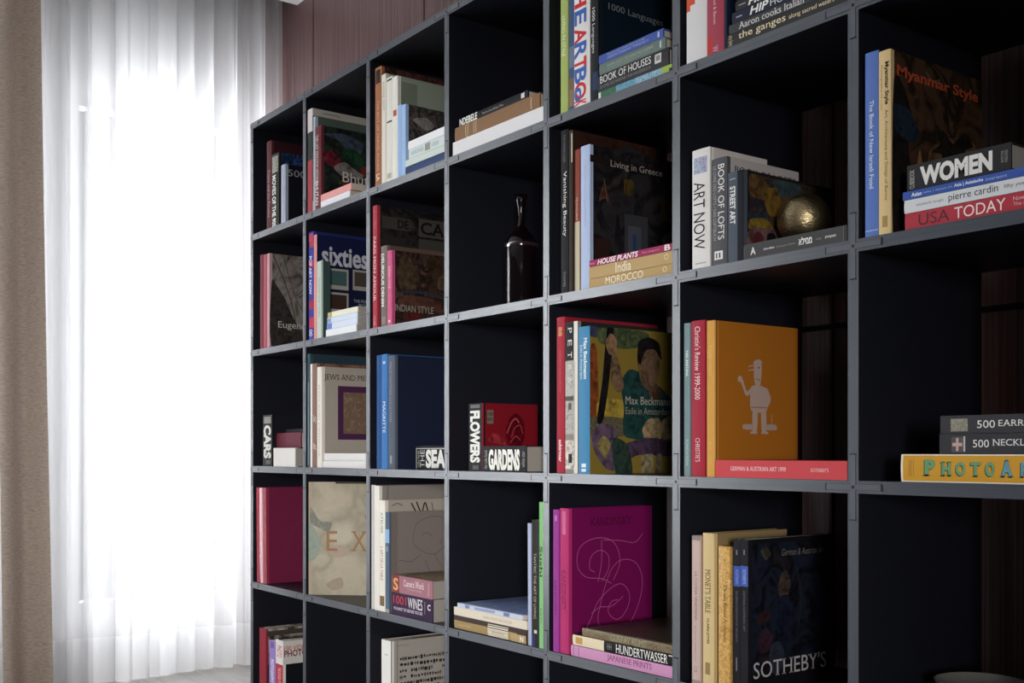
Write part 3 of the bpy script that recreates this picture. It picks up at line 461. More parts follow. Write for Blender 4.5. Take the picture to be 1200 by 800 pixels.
 ('u', 0.8692, 0.004, 0.3904, 0.0207, 0.2657, 0.28, 'hard', 0, 0, '#55667a', '#857a76', 'cream', 'slate-spined book with pale blue patch and line-drawn taupe cover', 'books standing upright in the bookcase', [('sr', 0.0452, 0.0814, 0.0, 0.0207, '#8fb4dc'), ('sr', 0.0905, 0.104, 0.0062, 0.0145, '#8a98a8'), ('sr', 0.2564, 0.2657, 0.0, 0.0207, '#a8a098'), ('cr', 0.0056, 0.0252, 0.0, 0.2657, '#786e6b'), ('cl', [(0.084, 0.2338), (0.126, 0.2498), (0.1736, 0.2445), (0.1904, 0.2073), (0.1736, 0.1701), (0.14, 0.1488), (0.1008, 0.1594), (0.0728, 0.186), (0.084, 0.2338)], 0.0014, '#5d5450'), ('cl', [(0.2744, 0.2471), (0.224, 0.2232), (0.2016, 0.1966), (0.2296, 0.1754), (0.28, 0.1488)], 0.0014, '#5d5450'), ('cl', [(0.1008, 0.2019), (0.1176, 0.2073), (0.1344, 0.1966)], 0.0014, '#5d5450'), ('cl', [(0.1568, 0.1754), (0.168, 0.1913)], 0.0014, '#5d5450'), ('cl', [(0.028, 0.1382), (0.0672, 0.1329), (0.0952, 0.1488)], 0.0014, '#5d5450'), ('cl', [(0.14, 0.1488), (0.168, 0.1116), (0.2128, 0.0957), (0.2296, 0.1275)], 0.0014, '#5d5450'), ('cl', [(0.112, 0.1329), (0.1288, 0.101), (0.1736, 0.085)], 0.0014, '#5d5450')]),
 ('f', 1.1037, 0.004, 0.3904, 0.0573, 0.2013, 0.17, 'soft', 0, 0, '#33203c', 'photo:#3a2c3e,#5a4a48;9', 'grey', 'thick dark purple book about wines at the bottom of its pile', 'books lying flat in the bookcase', [('s', '1001', 0.0089, 0.0739, 0.0287, 0.0504, '#c8414e', 'n'), ('s', 'WINES', 0.0824, 0.1531, 0.0241, 0.0516, '#f2ecf0', 'n'), ('s', 'YOU MUST TRY BEFORE YOU DIE', 0.0089, 0.1531, 0.0126, 0.0206, '#c8bcc8', 'b'), ('s', 'C', 0.1773, 0.1913, 0.0287, 0.0436, '#f2ecf0', 'b'), ('sr', 0.1632, 0.1661, 0.0172, 0.0487, '#8a7a90')]),
 ('f', 1.1025, 0.004, 0.4484, 0.0449, 0.1979, 0.17, 'soft', 0, 0, '#a4707a', 'photo:#2c241e,#6b5a40,#8a7a58,#1c1816;10', 'grey', 'thick mauve book on the wines book', 'books lying flat in the bookcase', [('sr', 0.0013, 0.0373, 0.0, 0.0449, '#8a3a42'), ('s', 'S', 0.0066, 0.0308, 0.0054, 0.0382, '#e0b060', 'b'), ('s', 'Camera Work', 0.0589, 0.159, 0.0202, 0.0368, '#ece0e0', 's'), ('s', 'The Complete Photographs', 0.076, 0.1468, 0.0112, 0.0162, '#d0b4b8', 'n'), ('sr', 0.1783, 0.1807, 0.0054, 0.0382, '#d0b4b8')]),
 ('u', 0.8492, 0.004, 0.0104, 0.0487, 0.3056, 0.27, 'box', 0, 0, '#eceae4', '#a9a39c', 'cream', 'thick white book with rows of tiny black pictograms on its cover', 'books standing upright in the bookcase', [('sr', 0.0367, 0.0397, 0.0146, 0.0341, '#c8c4bc'), ('cr', 0.0, 0.0032, 0.0, 0.3056, '#8a8580'), ('cr', 0.0189, 0.0211, 0.0, 0.3056, '#7a746f'), ('c', 'icon library', 0.0182, 0.0576, 0.289, 0.2947, '#7a6a68', 'n'), ('cg', 0.0274, 0.2646, 0.0061, 0.2628, '#2c2724')]),
 ('f', 1.5505, 0.004, 1.5304, 0.033, 0.3556, 0.25, 'box', 0, 0, '#e6e3e4', '#dcd8d8', 'cream', 'thick plain white book under the brown one', 'books lying flat in the bookcase', []),
 ('f', 1.5363, 0.006, 1.5641, 0.033, 0.3338, 0.24, 'hard', 0, 0, 'cloth:#8d6c50', 'cloth:#7d5f48', 'cream', 'brown cloth book with cream tooling, on the plain white one', 'books lying flat in the bookcase', [('sr', 0.046, 0.0482, 0.0049, 0.0313, '#d9c3a0'), ('sr', 0.055, 0.0572, 0.0049, 0.0313, '#d9c3a0'), ('sr', 0.0801, 0.0822, 0.0033, 0.0297, '#d9c3a0'), ('sr', 0.089, 0.0911, 0.0033, 0.0297, '#d9c3a0'), ('sr', 0.3018, 0.3043, 0.0033, 0.0297, '#d9c3a0'), ('sr', 0.0496, 0.0532, 0.0007, 0.0033, '#e8dcc8')]),
 ('f', 1.4908, 0.008, 1.5978, 0.0175, 0.2728, 0.2, 'hard', 0, 0, '#1d1c20', '#242224', 'cream', 'slim black book on top of the brown cloth book', 'books lying flat in the bookcase', [('s', 'NDEBELE', 0.0018, 0.0758, 0.0003, 0.0171, '#f0eee8', 'b'), ('s', 'The Art of an African Tribe', 0.0951, 0.1799, 0.0052, 0.0108, '#a8a4a0', 'n'), ('sr', 0.2477, 0.2603, 0.0035, 0.0148, '#d8d4d0')]),
 ('u', 1.2637, 0.004, 0.7704, 0.0538, 0.1594, 0.1645, 'box', 0, 0, '#17161a', '#7d1420', 'cream', 'black upright book with FLOWERS in white and red bloom cover', 'books standing upright in the bookcase', [('sr', 0.003, 0.011, 0.0065, 0.0457, '#6a6864'), ('s', 'FLOWERS', 0.0171, 0.1394, 0.0054, 0.0457, '#eceae4', 'h'), ('sr', 0.1454, 0.1555, 0.0161, 0.0403, '#55524e'), ('cr', 0.0, 0.0049, 0.0, 0.1594, '#9f2d3c'), ('cr', 0.0148, 0.0329, 0.1116, 0.1435, '#736c62'), ('c', 'CUBE', 0.0165, 0.0313, 0.1307, 0.1387, '#3a2a28', 'b'), ('c', 'BOOK', 0.0165, 0.0313, 0.118, 0.1259, '#3a2a28', 'b'), ('cp', [(0.0165, 0.0717), (0.0329, 0.0893), (0.0592, 0.0797), (0.0724, 0.0574), (0.0494, 0.0638)], 'photo:#5b1b20,#942d35,#b43740;16'), ('cp', [(0.0691, 0.0957), (0.0823, 0.1275), (0.102, 0.1371), (0.1218, 0.118), (0.1251, 0.0797), (0.1086, 0.0542), (0.0823, 0.0574), (0.0724, 0.0733)], 'photo:#36070d,#570c16,#6a0e1b;16'), ('cl', [(0.0724, 0.0893), (0.0856, 0.1148), (0.0987, 0.1244), (0.1086, 0.1148)], 0.004, '#a74650'), ('cl', [(0.0856, 0.0797), (0.0954, 0.102), (0.1119, 0.1084), (0.1185, 0.0893)], 0.003, '#983744'), ('cl', [(0.0823, 0.067), (0.0987, 0.0829), (0.1119, 0.0733)], 0.003, '#983744'), ('cp', [(0.0329, 0.0319), (0.0592, 0.0478), (0.0823, 0.0415), (0.0724, 0.0255), (0.0428, 0.0191)], 'photo:#53151b,#87242d,#a52b37;16'), ('cp', [(0.0559, 0.0478), (0.0691, 0.0542), (0.0856, 0.0191), (0.0724, 0.0096), (0.0625, 0.0255)], 'photo:#2d3d19,#4a6429,#5a7a32;16')]),
 ('f', 1.4886, 0.004, 0.7704, 0.0586, 0.1687, 0.18, 'box', 0, 0, '#1b1b20', '#2a2426', 'grey', 'black GARDENS book lying flat beside the flowers book', 'books lying flat in the bookcase', [('s', 'the cube book', 0.0066, 0.0197, 0.0059, 0.0498, '#9c9a94', 'v'), ('s', 'GARDENS', 0.0248, 0.1449, 0.0035, 0.0516, '#efece4', 'h'), ('s', 'white star', 0.1512, 0.1638, 0.0117, 0.0469, '#9a9894', 'v')]),
 ('f', 1.4914, 0.004, 0.3904, 0.032, 0.2897, 0.2, 'hard', 0, 0, '#3d2f2a', '#3a2c28', 'cream', 'dark book with gold band at the bottom of its pile', 'books lying flat in the bookcase', [('sr', 0.0019, 0.2535, 0.0019, 0.0211, '#a38a5c'), ('sr', 0.1412, 0.2213, 0.0019, 0.0288, '#d9cfbc'), ('sr', 0.1412, 0.2213, 0.0198, 0.0217, '#3d2f2a'), ('sr', 0.1412, 0.2213, 0.0249, 0.0268, '#3d2f2a'), ('s', 'BAUHAUS', 0.1583, 0.2082, 0.0096, 0.0147, '#8a7a5c', 'n'), ('sr', 0.231, 0.2881, 0.0016, 0.0192, '#b59c70'), ('s', 'N', 0.2662, 0.2788, 0.0038, 0.016, '#f0eade', 'b'), ('s', 'COLLECTION', 0.0204, 0.0713, 0.0089, 0.0134, '#d0bc90', 'n')]),
 ('f', 1.4914, 0.004, 0.4231, 0.0192, 0.2915, 0.2, 'soft', 0, 0, '#e2d6c2', '#cfc4b4', 'cream', 'cream book lying between gold-banded book and bluish magazine', 'books lying flat in the bookcase', [('s', 'LIVING SPACES AND HOUSES', 0.1224, 0.2361, 0.0058, 0.0119, '#a89880', 'n')]),
 ('f', 1.4758, 0.004, 0.4429, 0.0103, 0.261, 0.21, 'soft', 0, 0, '#c9cfe2', 'photo:#8f9cc0,#7686b0,#a4aed0;6', 'cream', 'bluish white magazine topping the pile', 'books lying flat in the bookcase', [('sr', 0.033, 0.0511, 0.001, 0.0092, '#7d88b0'), ('sr', 0.0725, 0.1554, 0.0021, 0.0082, '#98a2c4'), ('sr', 0.1886, 0.2115, 0.001, 0.0092, '#7080b0')]),
 ('u', 1.4934, 0.006, 0.3904, 0.0111, 0.2683, 0.2, 'soft', -0.4, 0, '#b4bcd8', '#6a78a8', 'cream', 'thin lavender leaflet leaning beside the black paperback', 'books standing upright in the bookcase', []),
 ('u', 1.5096, 0.004, 0.3904, 0.025, 0.277, 0.21, 'soft', 0, 0, '#26231f', '#1b1a1c', 'cream', 'black paperback between lavender leaflet and green book', 'books standing upright in the bookcase', [('s', 'TANTRIC THE ART OF LIVING', 0.0726, 0.216, 0.0062, 0.015, '#b8b0a4', 'n'), ('sr', 0.2402, 0.2476, 0.0075, 0.0175, '#d8d4cc'), ('sr', 0.2514, 0.277, 0.0, 0.01, '#2c3468')]),
 ('u', 1.5371, 0.003, 0.3904, 0.0138, 0.3169, 0.24, 'soft', 0, 0, '#86c47e', '#70a868', 'cream', 'slim light green book against the right divider', 'books standing upright in the bookcase', [('s', 'Sushi', 0.0961, 0.1626, 0.0014, 0.0111, '#2c4a2a', 'b'), ('s', 'Japan', 0.2291, 0.2624, 0.0028, 0.0097, '#2c4a2a', 'n')]),
 ('u', 1.61, 0.004, 1.5304, 0.0239, 0.29, 0.25, 'hard', 0, 0, '#a9b96a', '#8fa054', 'cream', 'lime green book with pale lettering, left end of top compartment', 'books standing upright in the bookcase', [('s', 'LIVING IN STYLE', 0.0862, 0.1708, 0.006, 0.0167, '#eef0d0', 'n')]),
 ('u', 1.6347, 0.006, 1.5304, 0.0161, 0.285, 0.25, 'hard', 0, 0, '#45587c', '#3a4a6a', 'cream', 'dark blue spine with landscape photo beside the lime green book', 'books standing upright in the bookcase', [('sr', 0.1514, 0.1961, 0.0, 0.0161, '#6f7d98'), ('sr', 0.2176, 0.2498, 0.0, 0.0161, '#7a6450'), ('sr', 0.2426, 0.2766, 0.0, 0.0161, '#8a7460')]),
 ('u', 1.6544, 0.004, 1.5304, 0.0506, 0.295, 0.26, 'hard', 0, 0, '#e8e5e2', '#d8d4d0', 'cream', 'white book with huge red and blue letters down its spine', 'books standing upright in the bookcase', [('s', 'T', 0.0091, 0.0409, 0.003, 0.0405, '#3f66b4', 'b'), ('s', 'H', 0.0514, 0.0902, 0.003, 0.0405, '#cc3038', 'b'), ('s', 'E', 0.0955, 0.1255, 0.003, 0.0405, '#3f66b4', 'b'), ('s', 'A', 0.1326, 0.1643, 0.003, 0.0405, '#cc3038', 'b'), ('s', 'R', 0.1626, 0.1961, 0.003, 0.0405, '#3f66b4', 'b'), ('s', 'T', 0.1943, 0.219, 0.003, 0.0405, '#cc3038', 'b'), ('s', 'B', 0.2155, 0.2472, 0.003, 0.0405, '#3f66b4', 'b'), ('s', 'O', 0.2454, 0.2807, 0.003, 0.0405, '#cc3038', 'b'), ('s', 'o', 0.2543, 0.2843, 0.003, 0.0253, '#3f66b4', 'b'), ('s', 'K', 0.2825, 0.294, 0.003, 0.0405, '#cc3038', 'b')]),
 ('u', 1.7066, 0.004, 1.5304, 0.0239, 0.275, 0.2048, 'hard', 0, 0, '#23242a', '#12222f', 'cream', 'dark 1000 Languages book with teal-black cover', 'books standing upright in the bookcase', [('s', '1000 Languages', 0.0846, 0.1768, 0.0043, 0.0148, '#dcdad4', 'n'), ('sr', 0.2168, 0.2533, 0.0072, 0.0239, '#33405c'), ('cr', 0.1126, 0.2048, 0.2558, 0.2709, '#9c5540'), ('cr', 0.1761, 0.2027, 0.0055, 0.2558, '#0f1d29'), ('c', '1000 Languages', 0.0276, 0.1821, 0.1862, 0.2037, '#8d9498', 'n')]),
 ('f', 1.9416, 0.004, 1.5304, 0.0139, 0.2102, 0.2, 'soft', 0, 0, '#3f7a68', '#4a8a8a', 'cream', 'green and blue striped book under the BOOK OF HOUSES', 'books lying flat in the bookcase', [('sr', 0.0, 0.0071, 0.0007, 0.0132, '#e6e4dc'), ('sr', 0.0097, 0.0535, 0.0007, 0.0132, 'photo:#2f5a48,#4a7a58,#264a3c;60'), ('sr', 0.0535, 0.1106, 0.0003, 0.0136, 'photo:#5f9cb4,#7fb4c8,#4a7a9a,#a4ccd8;70'), ('sr', 0.1106, 0.1816, 0.0003, 0.0136, 'photo:#6fa4c4,#b4d0dc,#5a8cb0,#8fb8cc;70'), ('sr', 0.1816, 0.2102, 0.0003, 0.0136, '#a4bc58'), ('sr', 0.2021, 0.2102, 0.0007, 0.0069, '#2a3a28')]),
 ('f', 1.9334, 0.004, 1.545, 0.0326, 0.2021, 0.2, 'hard', 0, 0, '#37373b', '#3a393c', 'cream', 'dark grey BOOK OF HOUSES lying on the striped book', 'books lying flat in the bookcase', [('s', 'BOOK OF HOUSES', 0.0071, 0.1548, 0.0147, 0.0293, '#eceae4', 'n'), ('s', 'LE LIVRE DES MAISONS / DAS HAUSERBUCH', 0.0071, 0.1536, 0.0049, 0.0108, '#8e8c8a', 'n'), ('sr', 0.1653, 0.1827, 0.0098, 0.0277, '#d4d2cc'), ('sr', 0.1688, 0.1792, 0.0147, 0.0244, '#8a8886')]),
 ('f', 1.9243, 0.004, 1.5783, 0.0214, 0.1893, 0.19, 'hard', 0, 0, '#6d7c76', '#76857e', 'cream', 'grey-green slim book second from the top of the pile', 'books lying flat in the bookcase', [('s', 'WATER LILIES OF THE WORLD AND GARDENS', 0.0242, 0.157, 0.0097, 0.015, '#a9b4ac', 'n'), ('s', 'SECRETS OF TIMELESS PLANTING', 0.0242, 0.1476, 0.0043, 0.0081, '#94a098', 'n'), ('sr', 0.1744, 0.179, 0.0043, 0.0172, '#c4c8c4')]),
 ('f', 1.9184, 0.004, 1.6004, 0.0175, 0.1852, 0.18, 'hard', 0, 0, '#4a5ea8', '#3a4f9c', 'cream', 'bright blue slim book topping the grey-green one', 'books lying flat in the bookcase', [('s', 'PRIVATE SANCTUARIES FROM AROUND', 0.0261, 0.1352, 0.0105, 0.0143, '#a9b4dc', 'n'), ('s', 'GARDENS OF BUDDHIST TEMPLES NO 13', 0.0261, 0.1447, 0.0044, 0.0087, '#b4bee0', 'n'), ('sr', 0.1705, 0.1751, 0.0035, 0.014, '#b8c4e4')]),
 ('u', 1.6112, 0.004, 1.1504, 0.025, 0.3431, 0.28, 'hard', 0, 0, '#17171a', '#1c1a1b', 'cream', 'tall black book with pale lettering down its spine', 'books standing upright in the bookcase', [('s', 'PHOTO BOOKS GUIDE', 0.0099, 0.0675, 0.0088, 0.0155, '#6e6c6c', 'n'), ('s', 'Vanishing Beauty', 0.0872, 0.2239, 0.0063, 0.02, '#dcdad4', 'n'), ('s', 'THAMES', 0.2977, 0.3301, 0.0088, 0.0163, '#7e7c7a', 'n')]),
 ('u', 1.6379, 0.004, 1.1504, 0.0123, 0.3383, 0.24, 'hard', 0, 0, '#33261f', 'photo:#2a1a16,#3d2620,#1d1412;5', 'cream', 'dark brown book with wooden-looking cover behind the Greek interior book', 'books standing upright in the bookcase', [('sr', 0.0068, 0.0677, 0.0074, 0.0111, '#c4b8a0'), ('cp', [(0.144, 0.3282), (0.228, 0.3045), (0.228, 0.2368), (0.144, 0.2537)], '#2b2a2d')]),
 ('u', 1.651, 0.008, 1.1504, 0.0166, 0.2951, 0.2, 'hard', 0, 0, '#8f4638', '#7a3c30', 'cream', 'book with brick red upper and beige lower spine', 'books standing upright in the bookcase', [('sr', 0.1504, 0.2951, 0.0, 0.0166, '#c9bfa4'), ('s', 'MODIGLIANI', 0.1006, 0.1468, 0.005, 0.0108, '#e0c8b4', 'n')]),
 ('u', 1.6738, 0.006, 1.1504, 0.0288, 0.2966, 0.2381, 'hard', 0, 0, '#b4c4e4', 'photo:#1c1a1e,#2c2a2c,#141318,#38332f;4', 'cream', 'pale blue-spined book with dark whitewashed interior on its cover', 'books standing upright in the bookcase', [('s', 'EILEEN GRAY ARCHITECT', 0.0431, 0.1663, 0.0115, 0.0173, '#a4b2d0', 'n'), ('cr', 0.0, 0.2381, 0.261, 0.2758, '#231818'), ('c', 'Living in Greece', 0.055, 0.2047, 0.2554, 0.2732, '#a8a29a', 's'), ('cp', [(0.0238, 0.1839), (0.0381, 0.2225), (0.0571, 0.178), (0.0476, 0.1898), (0.0381, 0.1898)], 'photo:#34201b,#54342c,#674036;16'), ('cl', [(0.0381, 0.2314), (0.0476, 0.1839)], 0.002, '#6e5446'), ('cp', [(0.0952, 0.2373), (0.119, 0.2373), (0.119, 0.2076), (0.0952, 0.2076)], 'photo:#2d2412,#493b1e,#594824;16'), ('cr', 0.0952, 0.1619, 0.083, 0.1661, '#37373c'), ('cr', 0.1048, 0.1428, 0.0475, 0.1424, '#484b53'), ('cr', 0.119, 0.1286, 0.0742, 0.1246, '#253c66'), ('cr', 0.1309, 0.1428, 0.0653, 0.1246, '#444853'), ('cp', [(0.1, 0.0771), (0.119, 0.089), (0.1381, 0.0771), (0.1309, 0.0475), (0.1071, 0.0475)], 'photo:#443817,#6e5c26,#86702e;16'), ('cr', 0.0571, 0.119, 0.0059, 0.0534, '#484641'), ('cr', 0.0143, 0.0524, 0.0119, 0.1068, '#2e1c19'), ('cp', [(0.1667, 0.0475), (0.1762, 0.1008), (0.1905, 0.1068), (0.2047, 0.0771), (0.2143, 0.089), (0.2238, 0.0475)], 'photo:#241511,#3b231c,#482a22;16'), ('cp', [(0.0667, 0.1068), (0.0762, 0.1661), (0.0857, 0.1068)], 'photo:#100f13,#1c191f,#211f25;16'), ('cr', 0.2, 0.2333, 0.1661, 0.2136, '#3b2e1e'), ('cp', [(0.2047, 0.1246), (0.2333, 0.1483), (0.2333, 0.1068), (0.2143, 0.1008)], 'photo:#2c2926,#48443e,#58524c;16')]),
 ('f', 1.9447, 0.004, 1.1504, 0.0185, 0.2413, 0.22, 'hard', 0, 0, '#b89a68', '#a08458', 'cream', 'tan book at the bottom of the three-book pile', 'books lying flat in the bookcase', [('s', 'MOROCCO', 0.0506, 0.1602, 0.0022, 0.0166, '#f0e6d0', 'n'), ('s', 'O', 0.214, 0.2255, 0.0055, 0.0148, '#e6d8b8', 'n')]),
 ('f', 1.9447, 0.004, 1.1696, 0.0239, 0.2413, 0.22, 'hard', 0, 0, '#bc9e6c', '#a4885c', 'cream', 'tan book in the middle of the three-book pile', 'books lying flat in the bookcase', [('s', 'India', 0.0814, 0.1263, 0.0024, 0.0227, '#f0e6d0', 'n'), ('s', 'O', 0.2186, 0.23, 0.0084, 0.0191, '#e6d8b8', 'n')]),
 ('f', 1.9447, 0.004, 1.1942, 0.013, 0.2413, 0.2, 'hard', 0, 0, '#9c3058', '#8a2a4c', 'cream', 'slim magenta HOUSE PLANTS book topping the tan books', 'books lying flat in the bookcase', [('s', 'Martin', 0.001, 0.0165, 0.0039, 0.0084, '#e0a4b8', 'n'), ('s', 'HOUSE PLANTS', 0.0258, 0.1457, 0.001, 0.0119, '#f2e6ea', 'bi'), ('s', 'Easy elegance', 0.1578, 0.2048, 0.0039, 0.0084, '#d890a8', 'n'), ('s', 'B', 0.2186, 0.2345, 0.0013, 0.0123, '#f2e6ea', 'b')]),
 ('u', 1.5967, 0.004, 0.7704, 0.0258, 0.3306, 0.27, 'hard', 0, 0, '#a8283a', '#8f2230', 'cream', 'crimson book with gilt emblem, leftmost beside the stone spine', 'books standing upright in the bookcase', [('s', '88', 0.0208, 0.0407, 0.0065, 0.0194, '#d0a060', 'b'), ('s', 'CARTIER BY DESIGN HISTORY', 0.0696, 0.16, 0.0103, 0.0155, '#c4606a', 'n'), ('s', 'schirmer', 0.2594, 0.3064, 0.0078, 0.0186, '#f0dce0', 'b')]),
 ('u', 1.6254, 0.004, 0.7704, 0.0403, 0.3172, 0.25, 'hard', 0, 0, '#8e8880', '#2a2826', 'cream', 'book with stone photo spine and black top', 'books standing upright in the bookcase', [('sr', 0.0, 0.0809, 0.0, 0.029, '#1b1a1c'), ('sr', 0.0809, 0.2347, 0.0, 0.029, 'photo:#8f8b84,#b4afa6,#6a665f;16'), ('sr', 0.1554, 0.1649, 0.0, 0.029, '#55514c'), ('sr', 0.2474, 0.3077, 0.0, 0.029, 'photo:#c8bfb0,#a08c7c,#dcd6ca,#7a6a5c;14'), ('sr', 0.0, 0.3172, 0.0298, 0.0403, '#e8e4da'), ('sr', 0.0825, 0.3013, 0.0306, 0.0323, '#a8a298'), ('s', 'P', 0.0107, 0.0232, 0.0105, 0.0234, '#e4e2dc', 'sv'), ('s', 'E', 0.0375, 0.05, 0.0105, 0.0234, '#e4e2dc', 'sv'), ('s', 'T', 0.0625, 0.075, 0.0105, 0.0234, '#e4e2dc', 'sv'), ('s', 'R', 0.0892, 0.1017, 0.0105, 0.0234, '#d8d4cc', 'sv'), ('s', 'A', 0.1142, 0.1285, 0.0105, 0.0234, '#d8d4cc', 'sv'), ('sr', 0.1696, 0.1839, 0.0121, 0.0222, '#5a5650'), ('sr', 0.276, 0.295, 0.0121, 0.0242, '#1f1d1c')]),
 ('u', 1.6691, 0.004, 0.7704, 0.0354, 0.3036, 0.235, 'hard', 0, 0, '#4689b4', '#27251f', 'cream', 'sky blue-spined book with painted seated figure on its cover', 'books standing upright in the bookcase', [('s', 'Max Beckmann', 0.0238, 0.1082, 0.0177, 0.029, '#f0f4f4', 'b'), ('s', 'Exile in Amsterdam', 0.0378, 0.1082, 0.0064, 0.0156, '#cfe0ea', 'n'), ('sr', 0.2824, 0.29, 0.0106, 0.0248, '#dfe8ee'), ('sr', 0.293, 0.2991, 0.0106, 0.0248, '#dfe8ee'), ('cr', 0.0, 0.235, 0.0, 0.3036, '#7e6a2c'), ('cp', [(0.0, 0.3036), (0.0658, 0.3036), (0.0705, 0.2824), (0.0, 0.2824)], 'photo:#212332,#363952,#414564;16'), ('cp', [(0.0235, 0.3006), (0.1551, 0.3006), (0.1645, 0.2733), (0.094, 0.2611), (0.0282, 0.2702)], 'photo:#2c3222,#475237,#576443;16'), ('cp', [(0.0, 0.255), (0.0188, 0.255), (0.0235, 0.0911), (0.0, 0.0911)], 'photo:#452311,#723a1d,#8a4723;16'), ('cp', [(0.0235, 0.1518), (0.0987, 0.1518), (0.0987, 0.1093), (0.0235, 0.1093)], 'photo:#5b4d20,#937d35,#b39740;16'), ('cp', [(0.0, 0.1154), (0.094, 0.1154), (0.094, 0.0789), (0.0, 0.0789)], 'photo:#191716,#706750,#26221d,#8d8463;60'), ('cp', [(0.0846, 0.1882), (0.1081, 0.2186), (0.1457, 0.2125), (0.2021, 0.1822), (0.235, 0.1518), (0.235, 0.0759), (0.0987, 0.0759), (0.094, 0.1366)], 'photo:#132422,#1f3b39,#254845;16'), ('cp', [(0.1316, 0.2368), (0.141, 0.2672), (0.1645, 0.2763), (0.188, 0.2672), (0.1974, 0.2307), (0.188, 0.1943), (0.1692, 0.1761), (0.1457, 0.1882)], 'photo:#3b2e23,#614b3a,#765c47;16'), ('cp', [(0.1316, 0.2429), (0.1363, 0.2793), (0.1645, 0.29), (0.195, 0.2793), (0.2021, 0.2429), (0.1833, 0.2641), (0.1551, 0.2611), (0.141, 0.2307)], 'photo:#0f0e0f,#1a1719,#201c1f;16'), ('cp', [(0.1645, 0.1822), (0.1927, 0.1882), (0.2021, 0.164), (0.1739, 0.1518)], 'photo:#32261e,#523e31,#644b3b;16'), ('cp', [(0.047, 0.3036), (0.0658, 0.3036), (0.0517, 0.1882), (0.0352, 0.1093), (0.0188, 0.1093), (0.0329, 0.1882)], 'photo:#0f0e0e,#191717,#1f1c1c;16'), ('cp', [(0.0423, 0.2733), (0.0564, 0.2915), (0.0728, 0.2793), (0.0705, 0.249), (0.0517, 0.249)], 'photo:#4e3b2d,#7e6149,#9a7659;16'), ('cp', [(0.0611, 0.249), (0.0752, 0.2429), (0.094, 0.1822), (0.0752, 0.17), (0.0564, 0.1943)], 'photo:#3e3126,#65503e,#7b624b;16'), ('cp', [(0.0047, 0.0789), (0.0282, 0.1032), (0.0658, 0.0972), (0.0799, 0.0668), (0.0893, 0.0304), (0.0705, 0.0061), (0.0423, 0.0121), (0.0141, 0.0425)], 'photo:#342935,#544456,#675268;16'), ('cp', [(0.0188, 0.0607), (0.0376, 0.0789), (0.0564, 0.0607), (0.0423, 0.0304)], 'photo:#4e452b,#7e7045,#9a8854;16'), ('cp', [(0.1457, 0.0911), (0.1645, 0.1154), (0.1974, 0.1154), (0.2021, 0.0729), (0.1645, 0.0607)], 'photo:#5b4e39,#937e5d,#b39a72;16'), ('cp', [(0.2021, 0.1093), (0.2303, 0.1214), (0.235, 0.0668), (0.2068, 0.0729)], 'photo:#584d39,#8f7d5d,#ae9772;16'), ('cp', [(0.094, 0.0607), (0.1645, 0.0759), (0.235, 0.0668), (0.235, 0.0364), (0.141, 0.0395), (0.1034, 0.0304)], 'photo:#29202c,#443547,#524057;16'), ('cp', [(0.1457, 0.0364), (0.1786, 0.0395), (0.1739, 0.0), (0.1457, 0.0)], 'photo:#4f4837,#80755a,#9c8f6d;16'), ('cp', [(0.188, 0.0364), (0.2021, 0.0395), (0.2021, 0.0), (0.1833, 0.0)], 'photo:#4b4534,#7a7054,#958867;16'), ('cp', [(0.0611, 0.0729), (0.1034, 0.0607), (0.1175, 0.0), (0.0705, 0.0)], 'photo:#19231f,#2a3933,#33453e;16'), ('c', 'Max Beckmann', 0.0983, 0.228, 0.1454, 0.1625, '#a9a59a', 'n'), ('c', 'Exile in Amsterdam', 0.0983, 0.228, 0.1248, 0.1392, '#8d897e', 'n')]),
 ('u', 1.5845, 0.004, 0.3904, 0.0192, 0.3024, 0.26, 'hard', 0, 0, '#9c3a94', '#7a2a74', 'cream', 'purple-magenta slim spine left of the magenta swirl book', 'books standing upright in the bookcase', [('sr', 0.0121, 0.0242, 0.0057, 0.0134, '#c078bc'), ('s', 'KANDINSKY', 0.1508, 0.2271, 0.0057, 0.0124, '#6d2868', 'n')]),
